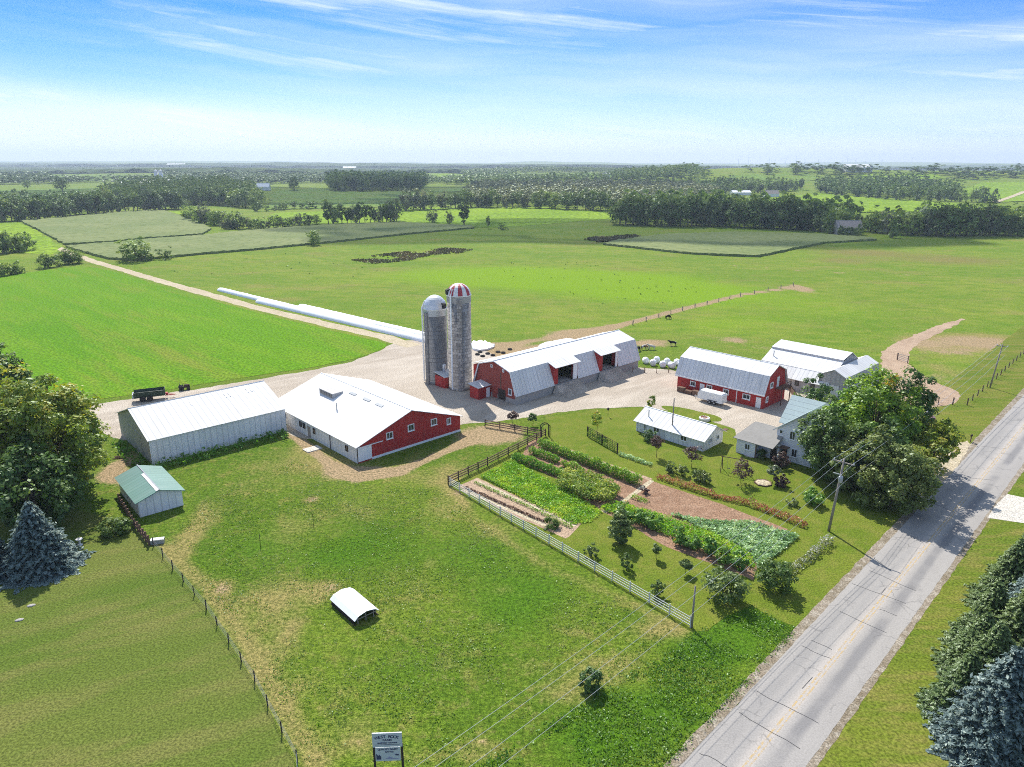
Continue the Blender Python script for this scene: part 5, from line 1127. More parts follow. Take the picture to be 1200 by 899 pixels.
p = G(214, 458); s = thing('garden_tractor', 'small dark tractor parked on the track edge behind the machine shed roof', 'tractor', p, .5)
MB().box(.5, 1.5, -.3, .3, .5, 1.05).build('hood', M['dark'], s); MB().box(-.4, .5, -.4, .4, .5, .75).build('chassis', M['dark'], s); mb = MB(); mb.box(-.3, .1, -.25, .25, .75, .9); mb.box(-.35, -.25, -.25, .25, .9, 1.35); mb.build('seat', M['rubber'], s)
for x, rr in ((-.1, .5), (1.2, .33)):
    for y in (-.5, .5): MB().tube([(x, y - .12, rr), (x, y + .12, rr)], rr, 14).build('wheel', M['rubber'], s)
MB().tube([(.35, 0, .8), (.2, 0, 1.25)], .04, 5).build('steering_wheel', M['rubber'], s)
# white wrapped bales
proto = None
for i, (u, v) in enumerate(((757, 425.5), (765.5, 428), (770, 424.5), (777, 430), (782, 426.5), (787.5, 431), (794, 427.5), (799, 430))):
    if proto is None:
        mb = MB(); mb.lathe([(.02, -.62), (.45, -.63), (.6, -.56), (.66, -.4), (.68, 0), (.66, .4), (.6, .56), (.45, .63), (.02, .62)], 18)
        proto = mb.build('round_bale', M['silage_film'], None, True); o = proto
    else: o = proto.copy(); COL.objects.link(o)
    p = G(u, v); o.location = (p.x, p.y, .68); o.rotation_euler = (R_(90), 0, rnd.uniform(-.5, .6)); o.scale = (1.12, 1.12, 1.1)
    tag(o, 'white plastic wrapped round bale in the cluster between dairy barn and red barn', 'bale', 'white wrapped bales beyond the yard')
# silage bags
def bag(label, a, b, rad, group='white silage bags along the lane'):
    a, b = Vector((a.x, a.y, 0)), Vector((b.x, b.y, 0)); L = (b - a).length; d = (b - a).normalized(); nn = Vector((-d.y, d.x, 0)); n = int(L / 1.5); V = []; F = []; m = 11
    for i in range(n + 1):
        t = i / n; e = min(1, math.sqrt(max(0, min(t, 1 - t) * L / 2.2)) + .08); k = rad * e * (1 + .05 * mnoise.noise((i * .35, a.x, 0)))
        for q in range(m):
            w = math.pi * q / (m - 1); V.append(tuple(a.lerp(b, t) - a + nn * math.cos(w) * k * 1.12 + Vector((0, 0, max(.0, math.sin(w) * k * .95 * (1 + .04 * mnoise.noise((i * .8, q, 1))))))))
    for i in range(n):
        for q in range(m - 1): F.append((i * m + q, i * m + q + 1, (i + 1) * m + q + 1, (i + 1) * m + q))
    F.append(tuple(range(m))); F.append(tuple(n * m + q for q in range(m)))
    mb = MB(); mb.v = V; mb.f = F; o = mb.build('silage_bag', M['silage_film'], None, True); o.location = a; return tag(o, label, 'silage bag', group)
bag('longest white silage bag, reaching farthest up the lane', G(256, 340.5), G(440, 385), 1.15)
bag('white silage bag nearest the lane, starting beyond the first', G(301, 354), G(520, 405), 1.25)
bag('white silage bag on the pasture side, shortest of the three', G(350, 360), G(512, 398), 1.25)
bag('short white tarped silage heap behind the dairy barn ridge', Vector((6.5, 165.5, 0)), Vector((16.5, 172.5, 0)), 2.6, 'silage heaps')
# feed tarp, debris
o = sheet('plastic_sheet', smooth_poly(GP([(552, 402), (566, 400), (575, 404), (582, 407), (566, 412), (553, 410)]), 1), .10, M['silage_film'], .6, .3, .8, (.35, .22), 'thing'); tag(o, 'crumpled white plastic sheet lying behind the tall silo', 'tarp')
tp = None
for i, (u, v) in enumerate(((560, 416), (566, 418), (572, 415), (578, 417), (584, 413), (590, 414), (598, 410), (563, 413))):
    if tp is None:
        mb = MB(); P = [(math.cos(a) * .42, math.sin(a) * .42, .12) for a in np.linspace(0, 2 * math.pi, 15)]; mb.tube(P, .13, 7); tp = mb.build('old_tyre', M['rubber'], None, True); o = tp
    else: o = tp.copy(); COL.objects.link(o)
    p = G(u, v); o.location = (p.x, p.y, .02); o.scale = (1.1, 1.1, 1.3); tag(o, 'old black tyre lying by the tarp behind the silos', 'tyre', 'tyres behind the silos')
s = thing('concrete_pad', 'pale concrete slab on the bare ground beside the white barn wall', 'slab', xy(367, 527), FA); MB().box(-1.3, 1.3, -.9, .9, .0, .12).build('slab', M['concrete'], s)
s = thing('stock_tank', 'pale grey stock tank on the pasture grass by the pole fence', 'tank', xy(186, 637), R_(15)); mb = MB(); mb.box(-.75, .75, -.35, .35, 0, .55); mb.build('tank', M['steel'], s); MB().box(-.7, .7, -.3, .3, .555, .58).build('lid', M['white'], s)
s = thing('garden_statue', 'small pale garden ornament on the lawn in front of the blue spruce', 'ornament', xy(95, 640)); MB().lathe([(.3, 0), (.3, .1), (.12, .15), (.12, .6), (.35, .75), (.4, .85), (.1, .8)], 14).build('birdbath', M['dome_white'], s, True)
for lab, u, v in (('flat pale stone on the mown lawn, upper of two', 38, 711), ('pale stone on the mown lawn, lower of two', 24, 728)):
    mb = MB(); mb.lathe([(.5, 0), (.55, .12), (.42, .22), (.05, .25)], 9); o = mb.build('stone', M['stone']); o.location = xy(u, v); o.scale = (.75, .45, .5); o.rotation_euler = (0, 0, .4); tag(o, lab, 'stone')
for lab, u, v in (('thin metal stake in the pasture left of the calf shelter', 306, 640), ('thin metal stake in the pasture by the round bare patch', 368, 615)):
    o = MB().tube([(0, 0, 0), (.05, 0, 1.5)], .035, 5).build('fence_stake', M['dark']); o.location = xy(u, v); tag(o, lab, 'stake')
# lawn things by the house
s = thing('swing_set', 'dark wooden A-frame swing set on the lawn before the cottage', 'swing', xy(846, 551), FA - R_(70)); mb = MB(); Lw = 3.6
for x in (0, Lw): mb.tube([(x, -.9, 0), (x, 0, 2.3), (x, .9, 0)], .06, 6)
mb.build('frame', M['timber'], s); MB().tube([(-.2, 0, 2.3), (Lw + .2, 0, 2.3)], .06, 6).build('beam', M['timber'], s)
for x in (1.0, 2.3):
    mb = MB(); mb.box(x - .22, x + .22, -.1, .1, .55, .6); w = mb.build('swing_seat', M['rubber'], s); mb = MB()
    for q in (-.2, .2): mb.tube([(x + q, 0, .6), (x + q, 0, 2.28)], .015, 4)
    mb.build('chain', M['steel'], w)
s = thing('sandbox', 'white sandbox with a timber rim on the lawn near the farmhouse', 'sandbox', xy(895, 566), .2)
MB().lathe([(1.15, 0), (1.15, .12), (.95, .17), (.05, .2)], 7).build('sand', M['lane'], s); mb = MB(); P = [(1.2 * math.cos(a), 1.2 * math.sin(a), .1) for a in np.linspace(0, 2 * math.pi, 8)]; mb.tube(P, .1, 5); mb.build('rim', M['timber'], s)
s = thing('mailbox', 'mailbox on a wooden post at the mouth of the gravel driveway', 'mailbox', xy(1138, 517), RA + R_(90)); MB().box(-.06, .06, -.06, .06, 0, 1.05).build('post', M['timber'], s); mb = MB(); mb.prism([(-.3, -.13, 1.05), (-.3, .13, 1.05), (-.3, .13, 1.2), (-.3, .07, 1.3), (-.3, -.07, 1.3), (-.3, -.13, 1.2)], (.6, 0, 0)); mb.build('box', M['dark'], s); MB().box(-.5, .4, -.05, .05, .5, .6).build('brace', M['timber'], s)
s = thing('yard_shelter', 'small pink roofed wooden shelter behind the roadside trees', 'shelter', xy(1087, 503), FA); 
for x in (0, 2.4):
    for y in (0, 1.8): MB().box(x, x + .12, y, y + .12, 0, 1.7).build('post', M['dark'], s)
roof2(s, 2.5, 1.9, 1.7, 2.5, 'x', 'pink_roof', .3) if 'pink_roof' in M else None
M['pink_roof'] = pmat('faded_pink_roof', (.50, .27, .26), .8, .15, 2); roof2(s, 2.5, 1.9, 1.7, 2.5, 'x', 'pink_roof', .3)
s = thing('bird_feeder', 'tiny dark feeder on a pole in the lawn by the gravel drive', 'feeder', xy(713, 488)); MB().tube([(0, 0, 0), (0, 0, 1.2)], .03, 5).build('pole', M['dark'], s); MB().lathe([(.15, 1.2), (.18, 1.5), (.28, 1.5), (.02, 1.75)], 8).build('feeder', M['dark'], s)
s = thing('round_planter', 'pale round stone planter on the grass island behind the cottage', 'planter', xy(826, 492), 0); MB().lathe([(.95, 0), (1.0, .45), (.9, .55), (.75, .55), (.75, .4), (.05, .42)], 14).build('rim', M['dome_white'], s); V, F = leaf_quads(r.normal(size=(120, 3)) * np.array([.3, .3, .12]) + np.array([0, 0, .6]), unit(r.normal(size=(120, 3)) + np.array([0, 0, 1])), .1, r); link('flowers', np_mesh('flowers', V, F, LM['flower'], r.uniform(0, 1, 120)), s)
s = thing('lumber_stack', 'dark stack of crates and lumber along the left end of the red gambrel barn', 'lumber', loc_of(s_red2, -1.3, 10.6), FA + R_(91)); 
for i in range(4): MB().box(i * 1.7, i * 1.7 + 1.5, 0, .9, 0, .7 + .3 * (i % 2)).build('crate', M['timber'], s)
for i, (u, v) in enumerate(((140, 538), (156, 545), (170, 550), (147, 530))):
    mb = MB(); 
    for k in range(5): mb.box(rnd.uniform(-.8, -.2), rnd.uniform(.5, 1.1), -.3 + k * .14, -.2 + k * .14, .05 + .1 * (k % 3), .15 + .1 * (k % 3))
    o = mb.build('board_pile', M['grey_wood' if i % 2 else 'timber']); o.location = xy(u, v); o.rotation_euler = (0, 0, rnd.uniform(0, 3)); tag(o, 'small pile of old boards by the gable of the machine shed', 'boards', 'board piles by the machine shed')
scatter('wall_weeds', 'tall weeds along the foot of the machine shed walls', [loc_for for loc_for in GP([(180, 556), (338, 514), (336, 503), (177, 546), (145, 520), (128, 520), (150, 545)])], 1500, .8, .2, 'crop', .3, -.4)

# ------------------------------------------------------------------ cattle
def skin(name, V, E, Rr, mat):
    me = bpy.data.meshes.new(name); me.from_pydata(V, E, []); o = bpy.data.objects.new(name, me); COL.objects.link(o)
    m = o.modifiers.new('s', 'SKIN')
    for i, q in enumerate(Rr): me.skin_vertices[0].data[i].radius = (q, q)
    me.skin_vertices[0].data[0].use_root = True
    o.modifiers.new('d', 'SUBSURF').levels = 1
    m2 = bpy.data.meshes.new_from_object(o.evaluated_get(bpy.context.evaluated_depsgraph_get())); m2.name = name; bpy.data.objects.remove(o)
    m2.materials.clear(); m2.materials.append(mat); m2.polygons.foreach_set('use_smooth', [True] * len(m2.polygons)); return m2
def hide_mat(name, a, b, s=1.5, th=.5):
    m, nt, o = new_mat(name); co = coords(nt); c = mixrgb(nt, ramp(nt, ntex(nt, co, s, 1, .4), th - .03, th + .03), a, b); bsdf(nt, o, c, .75, .15); return m
def cow_mesh(name, mat, graze):
    V = [(-.75, 0, 1.12), (-.2, 0, 1.08), (.4, 0, 1.1), (.75, 0, 1.15), (1.05, 0, .85 if graze else 1.35), (1.3, 0, .3 if graze else 1.45), (1.55, 0, .12 if graze else 1.33)]
    Rr = [.3, .38, .36, .28, .17, .15, .09]; E = [(i, i + 1) for i in range(6)]
    for x, side, root in ((.55, -.2, 3), (.55, .2, 3), (-.65, -.22, 0), (-.65, .22, 0)):
        i = len(V)
        if x > 0: V += [(x, side, .75), (x + .03, side, .42), (x, side, .05)]; Rr += [.14, .08, .07]
        else: V += [(x, side, .8), (x - .12, side, .45), (x - .06, side, .05)]; Rr += [.17, .09, .07]
        E += [(root, i), (i, i + 1), (i + 1, i + 2)]
    for s_ in (-1, 1):
        i = len(V); q = V[5]; V.append((q[0] - .05, s_ * .28, q[2] + .12)); Rr.append(.05); E.append((5, i))
    i = len(V); V += [(-1.05, 0, 1.05), (-1.1, 0, .55)]; Rr += [.05, .04]; E += [(0, i), (i, i + 1)]
    return skin(name, V, E, Rr, mat)
HM = [hide_mat('brown_white_hide', (.16, .07, .035), (.6, .55, .5)), hide_mat('black_white_hide', (.02, .02, .02), (.62, .6, .56), 1.2, .55), hide_mat('black_hide', (.02, .018, .016), (.03, .025, .02)), hide_mat('pale_hide', (.62, .57, .50), (.5, .42, .34))]
CM = [cow_mesh('cow', HM[i], i % 2 == 0) for i in range(4)]
for lab, u, v, k, rz in (('brown and white calf on the grass behind the white bales', 755, 409.5, 0, .4), ('pale calf on the grass behind the white bales', 764, 409.5, 3, 2.8), ('dark cow with a pale flank lying right of the calves', 789, 405, 1, 3.0), ('dark calf at the end of the dairy barn roof', 748, 411.5, 2, 1.0), ('black cow walking the worn track behind the dairy barn', 783, 373.5, 2, .5)):
    o = link('cow', CM[k]); p = G(u, v); o.location = p; o.rotation_euler = (0, 0, rz); o.scale = (.9,) * 3; tag(o, lab, 'cow')
scatter('thistle_tufts', 'scattered dark tufts of thistle in the far pasture', GP([(560, 305), (690, 306), (800, 330), (840, 350), (700, 362), (560, 340)]), 150, .4, .24, 'dark', .02, -.3, 4, .3)
scatter('thistle_tufts', 'scattered dark tufts in the pasture below the corn strip', GP([(180, 315), (350, 296), (480, 300), (420, 330), (260, 330)]), 90, .4, .24, 'dark', .02, -.3, 4, .3)
# ------------------------------------------------------------------ distant trees
def far_tree_mesh(name, mat, H, R, zlow, n=46, k=34, size=.56, lob=.4, conic=False):
    Hc = H * (1 - zlow); V, F, ti, cc = crown(r, R, Hc, n, k, R * .42, size, H * zlow + Hc / 2, lob); V[:, 2] = np.maximum(V[:, 2], .1)
    if conic: s_ = 1.15 - .8 * np.clip(V[:, 2] / H, 0, 1); V[:, 0] *= s_; V[:, 1] *= s_
    mb = MB(); mb.tube([(0, 0, 0), (.1, 0, H * .6)], [H * .03, H * .012], 5); tv = np.array(mb.v); tf = np.array([f for f in mb.f if len(f) == 4]) + len(V)
    return np_mesh(name, np.concatenate([V, tv]), np.concatenate([F, tf]), [LM[mat], M['bark']], np.concatenate([ti, np.zeros(len(tf))]), np.concatenate([np.zeros(len(F)), np.ones(len(tf))]))
FT = {'oak': [far_tree_mesh('far_tree', 'far', 14, 6, .05) for _ in range(4)], 'light': [far_tree_mesh('far_tree', 'far_light', 12, 5.2, .05) for _ in range(2)], 'grey': [far_tree_mesh('far_tree', 'far_grey', 13, 4.6, .06) for _ in range(2)],
      'tall': [far_tree_mesh('far_tree', 'far', 16, 3.6, .18, lob=.5) for _ in range(2)], 'bush': [far_tree_mesh('far_tree', 'far', 5, 2.6, .0, 22, 16, .42) for _ in range(2)], 'pine': [far_tree_mesh('far_tree', 'far', 14, 4.0, .02, conic=True) for _ in range(2)]}
BASEH = {'oak': 14, 'light': 12, 'grey': 13, 'tall': 16, 'bush': 5, 'pine': 14}
NFT = 0
def ft(kind, u, v, H, label, group, name='far_tree', wid=1.0):
    global NFT; NFT += 1
    o = link('tree' if kind != 'bush' else 'bush', rnd.choice(FT[kind])); p = G(u, v); k = H / BASEH[kind]
    o.location = p; o.rotation_euler = (0, 0, rnd.uniform(0, 6.28)); o.scale = (k * wid * rnd.uniform(.9, 1.15), k * wid * rnd.uniform(.9, 1.15), k); return tag(o, label, 'tree' if kind != 'bush' else 'bush', group)
def row(label, group, pts, n, kinds, H, wid=1.0, jv=1.2):
    """n trees along a surveyed line; kinds is a string of choices"""
    L = [0]
    for a, b in zip(pts[:-1], pts[1:]): L.append(L[-1] + abs(b[0] - a[0]) + 1e-6)
    for i in range(n):
        s_ = (i + rnd.uniform(.1, .9)) / n * L[-1]; j = max(q for q in range(len(pts) - 1) if L[q] <= s_); t = (s_ - L[j]) / (L[j + 1] - L[j])
        u = pts[j][0] + (pts[j + 1][0] - pts[j][0]) * t; v = pts[j][1] + (pts[j + 1][1] - pts[j][1]) * t
        ft(rnd.choice(kinds), u, v + rnd.uniform(-jv, jv * .3), H * rnd.uniform(.75, 1.2), label, group, wid=wid)
K_MIX = ['oak', 'oak', 'oak', 'light', 'tall', 'grey']; K_DK = ['oak', 'oak', 'pine', 'tall']; K_LT = ['oak', 'light', 'light', 'grey']
row('tree in the dark row beyond the left cornfield', 'trees beyond the left cornfield', [(-30, 262), (30, 260), (75, 256), (110, 251)], 24, K_DK, 17)
row('tree in the row before the wooded rise beyond the left cornfield', 'trees below the wooded rise', [(95, 253), (140, 250), (190, 247), (215, 246)], 20, K_DK, 16)
row('tree on the edge of the wooded rise left of centre', 'trees on the wooded rise', [(120, 242), (200, 240), (260, 242), (300, 246), (308, 241)], 24, K_MIX, 16)
row('tree in the copse ending the bright meadow behind the left cornfield', 'trees in the meadow copse', [(222, 259), (236, 263), (262, 266), (280, 270)], 10, K_LT, 12)
row('scrubby grey tree in the thin hedge along the corn strip', 'scrub along the corn strip', [(262, 270), (300, 269), (345, 266), (372, 264)], 18, ['grey', 'bush', 'grey', 'light'], 7)
row('slim tree in the open grove standing along the corn strip', 'grove along the corn strip', [(383, 264), (410, 263), (440, 262), (466, 260)], 16, ['tall', 'tall', 'oak', 'grey'], 14, .8)
row('bush in the low hedge below the far hay field', 'hedge below the hay field', [(300, 249), (330, 247), (375, 245), (400, 246)], 12, ['bush', 'oak'], 7)
row('tree on the front edge of the dark rectangular wood', 'front of the rectangular wood', [(388, 224.5), (440, 225), (495, 224)], 16, K_DK, 20)
row('tree along the front edge of the grey central wood', 'front of the central wood', [(470, 247), (510, 246), (556, 244), (600, 243.5), (660, 245), (725, 248)], 30, K_MIX, 16)
row('dark tree in the long belt behind the pale right cornfield', 'belt behind the right cornfield', [(722, 263), (760, 264), (830, 265), (900, 267), (965, 270)], 34, K_DK, 19)
row('tree in the belt around the far grey farmhouse', 'trees around the far farmhouse', [(960, 271), (1010, 270), (1050, 275), (1085, 274)], 12, K_LT, 13)
row('dark bush in the front garden of the far grey farmhouse', 'bushes at the far farmhouse', [(984, 276.5), (996, 277), (1008, 277)], 5, ['bush', 'pine'], 6)
row('tree in the tall belt along the crest of the right pasture', 'belt on the right crest', [(1085, 275), (1130, 275.5), (1170, 275), (1230, 276)], 20, K_MIX, 17)
row('tree around the far farmstead on the right hillside', 'trees at the hillside farmstead', [(838, 226), (870, 228), (900, 226), (940, 222)], 18, K_DK, 15)
row('tree in the row climbing behind the right hillside meadow', 'row behind the hillside meadow', [(955, 226), (1000, 230), (1050, 234), (1100, 235), (1170, 237)], 22, K_DK, 15)
for lab, k, u, v, H, w in (('round yellow green willow standing alone by the lane', 'light', 160, 306, 9.5, 1.7), ('small dark tree right of the yellow green willow', 'bush', 195, 304.5, 5.5, 1.1), ('lone yellowish bush on the corn edge, between cornfield and pasture', 'light', 368, 288, 8, .85),
    ('bushy grey tree in the gap past the grove', 'grey', 507, 261, 9, 1.2), ('thin open tree right of the bushy grey one', 'grey', 527, 262.5, 9, .8), ('tallest open tree at the end of the corn strip', 'tall', 544, 264, 16, 1.0), ('narrow tree alone on the corn strip end', 'tall', 572, 268, 9, .7), ('small dark bush past the end of the corn strip', 'bush', 590, 269.5, 5, 1.0),
    ('dark round tree alone in the far hay field', 'oak', 345, 224, 17, .9), ('dark conifer beside the far grey farmhouse', 'pine', 972, 273, 15, 1.1), ('dark evergreen right of the far grey farmhouse', 'pine', 1046, 278, 12, 1.0), ('dark evergreen nearest the front of the far grey farmhouse', 'pine', 1006, 275.5, 8, 1.2), ('lone poplar standing in the far right meadow', 'light', 1084, 250, 12, .7),
    ('tree near the end of the bright far meadow', 'bush', 751, 258, 6, 1.4), ('lone tree before the far left farm', 'oak', 74, 226, 18, 1.0), ('small tree on the far left field', 'oak', 33, 223, 14, 1.0), ('dark tree on the skyline of the right hill, left', 'oak', 899, 204, 16, 1), ('dark tree on the skyline of the right hill, right', 'oak', 932, 204, 18, 1.1)):
    ft(k, u, v, H, lab, None, wid=w)
for pts, lab, grp, n, H in (([(-6, 299), (15, 298), (34, 294)], 'bushy tree in the clump at the left edge beyond the bright field', 'left edge clump', 6, 10), ([(50, 316), (66, 314), (80, 311), (98, 309)], 'small dark tree in the hedge left of the lane', 'hedge left of the lane', 7, 6), ([(-4, 326), (12, 324), (28, 321)], 'small bush in the hedge at the left edge of the bright field', 'left field hedge', 5, 5)):
    row(lab, grp, pts, n, ['oak', 'light', 'bush'], H, 1.0, .6)

# ------------------------------------------------------------------ woods that read as one mass
def wood(label, px, cell, H, mats, kq=84, size=1.1, R0=4.6):
    Q = [(p.x, p.y) for p in GP(px)]; xs = [q[0] for q in Q]; ys = [q[1] for q in Q]
    X_, Y_ = np.meshgrid(np.arange(min(xs), max(xs), cell), np.arange(min(ys), max(ys), cell)); x = X_.ravel() + r.uniform(-.4, .4, X_.size) * cell; y = Y_.ravel() + r.uniform(-.4, .4, X_.size) * cell
    m = poly_in(x, y, Q)
    for q_ in FARF: m &= ~poly_in(x, y, [(p.x, p.y) for p in GP(q_)])
    x, y = x[m], y[m]
    if len(x) == 0: return
    z = hgt_np(x, y); hs = H * r.uniform(.55, 1.3, len(x))
    T = []
    for _ in range(4): T.append(crown(r, R0, 11, 12, max(2, kq // 12), R0 * .36, size, 9, .3)[:3])
    Vs, ts = [], []
    for q in range(4):
        V, F, ti = T[q]; k = np.arange(len(x)) % 4 == q; n = k.sum()
        if n == 0: continue
        sc = (hs[k] / 14)[:, None, None]; VV = V[None] * sc * (cell / 8.5 if cell > 8.5 else 1) * np.array([1, 1, 8.5 / cell if cell > 8.5 else 1]) + np.stack([x[k], y[k], z[k]], 1)[:, None]; Vs.append(VV.reshape(-1, 3)); ts.append(np.clip(ti[None] * .6 + r.uniform(0, .45, (n, 1)), 0, 1).ravel())
    V = np.concatenate(Vs); F = np.arange(len(V)).reshape(-1, 4)
    tag(link('woodland', np_mesh('woodland', V, F, LM[mats], np.concatenate(ts))), label, 'wood', None, 'stuff')
wood('wood covering the rise left of centre', [(115, 241), (200, 240), (262, 242), (303, 245), (308, 238), (296, 227), (250, 220), (180, 222), (120, 230)], 9, 14, 'far')
wood('woods filling the gap behind the left tree rows', [(-60, 256), (30, 257), (110, 249), (112, 244), (60, 240), (-60, 242)], 10, 13, 'far')
wood('dark rectangular wood in the middle distance', [(388, 224), (495, 223.5), (500, 213), (386, 213)], 11, 19, 'far')
wood('grey green central wood behind the bright meadow', [(556, 243), (640, 242), (725, 247), (760, 246), (810, 238), (845, 229), (800, 221.5), (700, 219), (560, 221), (545, 232)], 11, 13, 'far_grey')
wood('wood behind the long right tree belt', [(722, 262), (850, 263.5), (965, 269), (1010, 262), (960, 250), (860, 249), (800, 243), (740, 250)], 10, 15, 'far')
wood('wood behind the belt on the right crest', [(1080, 274), (1200, 274.5), (1300, 275), (1300, 262), (1160, 262), (1070, 266), (1010, 268)], 10, 13, 'far')
wood('wood on the right hillside behind the farmstead', [(835, 226), (930, 223), (945, 218), (850, 216), (800, 220)], 13, 13, 'far')
wood('large wood beyond the right hillside meadow', [(955, 226), (1060, 233), (1120, 232), (1125, 222), (1060, 213), (960, 214)], 14, 15, 'far')
M['canopy'] = gmat('distant_canopy', (.040, .075, .024), (.060, .098, .028), (.10, .13, .045), (.004, .02, .07), .3)
def canopy(label, px, grid, H=12, z=4.5): 
    o = sheet('woodland', GP(px), 0, M['canopy'], grid * 1.2, grid * .4, grid, (H, z), 'stuff'); tag(o, label, 'wood')
canopy('far woods across the left, below the skyline', [(-160, 204.5), (200, 204), (380, 204.6), (430, 203), (560, 205), (560, 199.5), (-160, 199)], 32, 8, 6)
wood('far woods across the left middle distance', [(-160, 219), (20, 218), (135, 214.5), (180, 217), (300, 217.5), (388, 215), (398, 209), (300, 207.5), (200, 206.5), (60, 209), (-160, 207)], 20, 13, 'far', 72, 1.25)
wood('far woods across the middle distance right of centre', [(470, 215), (560, 218), (690, 215.5), (740, 216.5), (800, 213), (835, 207), (760, 201.5), (560, 202.5), (480, 208)], 20, 13, 'far', 72, 1.25)
wood('far woods below the skyline on the right', [(850, 201.5), (960, 203), (1010, 209), (1060, 212), (1130, 210), (1180, 209), (1320, 210), (1320, 202), (1180, 203), (1100, 201), (1000, 200)], 24, 13, 'far', 72, 1.25)
canopy('hazy woods under the skyline', [(-160, 197.3), (600, 197.3), (1320, 198.3), (1320, 194.6), (-160, 194.2)], 90, 14, 6)
scatter('reed_bed', 'dark brown reeds along the wet hollow in the big pasture', GP([(412, 306), (430, 301), (470, 296), (520, 291), (556, 293), (545, 297), (505, 300), (480, 306), (440, 310)]), 5500, .45, .36, 'reed', .06, .0)
scatter('reed_bed', 'brown weeds in the hollow left of the pale right cornfield', GP([(683, 281), (700, 278), (745, 276), (752, 279), (725, 283), (700, 284)]), 2500, 1.0, .55, 'reed', .06, -.3)

# ------------------------------------------------------------------ far farms and turbines
M['far_roof'] = pmat('far_grey_roof', (.30, .26, .23), .8, .1, .5); M['barn_white'] = pmat('far_white', (.78, .78, .77), .6, .05, .3)
def farm(name, label, u, v, Lx, Ly, he, hr, rz, wm='barn_white', rm='barn_white', win=0, group=None):
    s = thing(name, label, name.split('_')[-1], G(u, v), rz, group); M['_w'] = M[wm]; shell(s, Lx, Ly, he, hr, 'x', {'*': wm}); roof2(s, Lx, Ly, he, hr, 'x', rm, .4)
    for i in range(win): window(s, '-y', Lx * (i + .5) / win, 1.0, 1.1, 1.4, fw=.1)
    if win: door(s, '-y', Lx * .5, 1.0, 2.1)
    return s
farm('far_farmhouse', 'grey roofed two-storey farmhouse among trees behind the right cornfield', 981, 274.5, 15, 10, 4.6, 8.6, -.1, 'stone', 'far_roof', 4)
farm('far_barn', 'long low white barn roof of the far left farm', 140, 219.5, 75, 22, 5, 8, .16); farm('far_barn', 'second white barn roof of the far left farm, nearer its silos', 166, 217, 60, 20, 6, 9, .2)
for u, lab in ((184.5, 'left one of the twin pale silos at the far left farm'), (190, 'right one of the twin pale silos at the far left farm')):
    s = thing('far_silo', lab, 'silo', G(u, 216.5)); MB().lathe([(3.6, 0), (3.6, 24)], 14).build('silo_wall', M['dome_silver'], s, True); MB().lathe([(3.7, 24), (3.2, 25.8), (1.8, 27.2), (.1, 27.7)], 14).build('dome', M['dome_white'], s, True)
farm('far_house', 'white far house at the left end of the hay field beyond the wooded rise', 301, 224, 16, 10, 5, 9, .1)
farm('far_house', 'white house with a grey roof on the right hillside farmstead', 898, 231, 17, 11, 5, 9, .05, 'barn_white', 'far_roof')
farm('far_barn', 'low white barn on the right hillside farmstead, left of the house', 859, 228.5, 26, 12, 4, 6.5, .1); farm('far_shed', 'pale shed at the left end of the hillside farmstead', 822, 224, 22, 12, 4, 6, 0); farm('far_shed', 'small white shed among the trees of the hillside farmstead', 925, 219, 10, 8, 4, 6, .3)
farm('far_house', 'tiny white house in the woods right of centre', 706, 209, 16, 12, 9, 13, .2); farm('far_barn', 'white barn beyond the dark rectangular wood', 402, 199, 70, 30, 9, 15, .1); farm('far_barn', 'small white barn on the far left skyline', 195, 196.5, 110, 50, 12, 20, .1)
farm('far_barn', 'white barn before the right skyline', 991, 201, 55, 26, 9, 15, .1); farm('far_barn', 'pale barn in the woods beyond the left hedge', 95, 237, 14, 9, 3.5, 6, .4); farm('far_barn', 'small pale barn left of the wooded rise', 107, 236, 9, 7, 3, 5, .3)
M['turbine'] = pmat('turbine_white', (.72, .73, .74), .5, .03, .1)
for i, u in enumerate((850, 861, 884, 890, 902, 914, 923, 938, 970, 979, 990, 1008, 1041)):
    x = (u - 600) / FPX; D = 8600 + 300 * math.sin(i * 2.1); p = Vector((x * D / math.cos(PITCH) * .968, D, hgt(x * D, D)))
    s = thing('wind_turbine', 'tiny pale wind turbine standing on the right skyline', 'turbine', p, rnd.uniform(-.4, .4), 'wind turbines on the skyline'); h_ = 62 + 14 * math.sin(i * 1.7)
    MB().tube([(0, 0, 0), (0, 0, h_)], [3.0, 1.8], 8).build('tower', M['turbine'], s); MB().box(-1.5, 1.5, -4, 5, h_, h_ + 3).build('nacelle', M['turbine'], s); a0 = rnd.uniform(0, 2)
    for k in range(3):
        a = a0 + k * 2.0944; MB().tube([(0, -5, h_ + 1.5), (math.sin(a) * 15, -5, h_ + 1.5 + math.cos(a) * 15), (math.sin(a) * 36, -5, h_ + 1.5 + math.cos(a) * 36)], [1.0, 1.3, .25], 5).build('blade', M['turbine'], s)

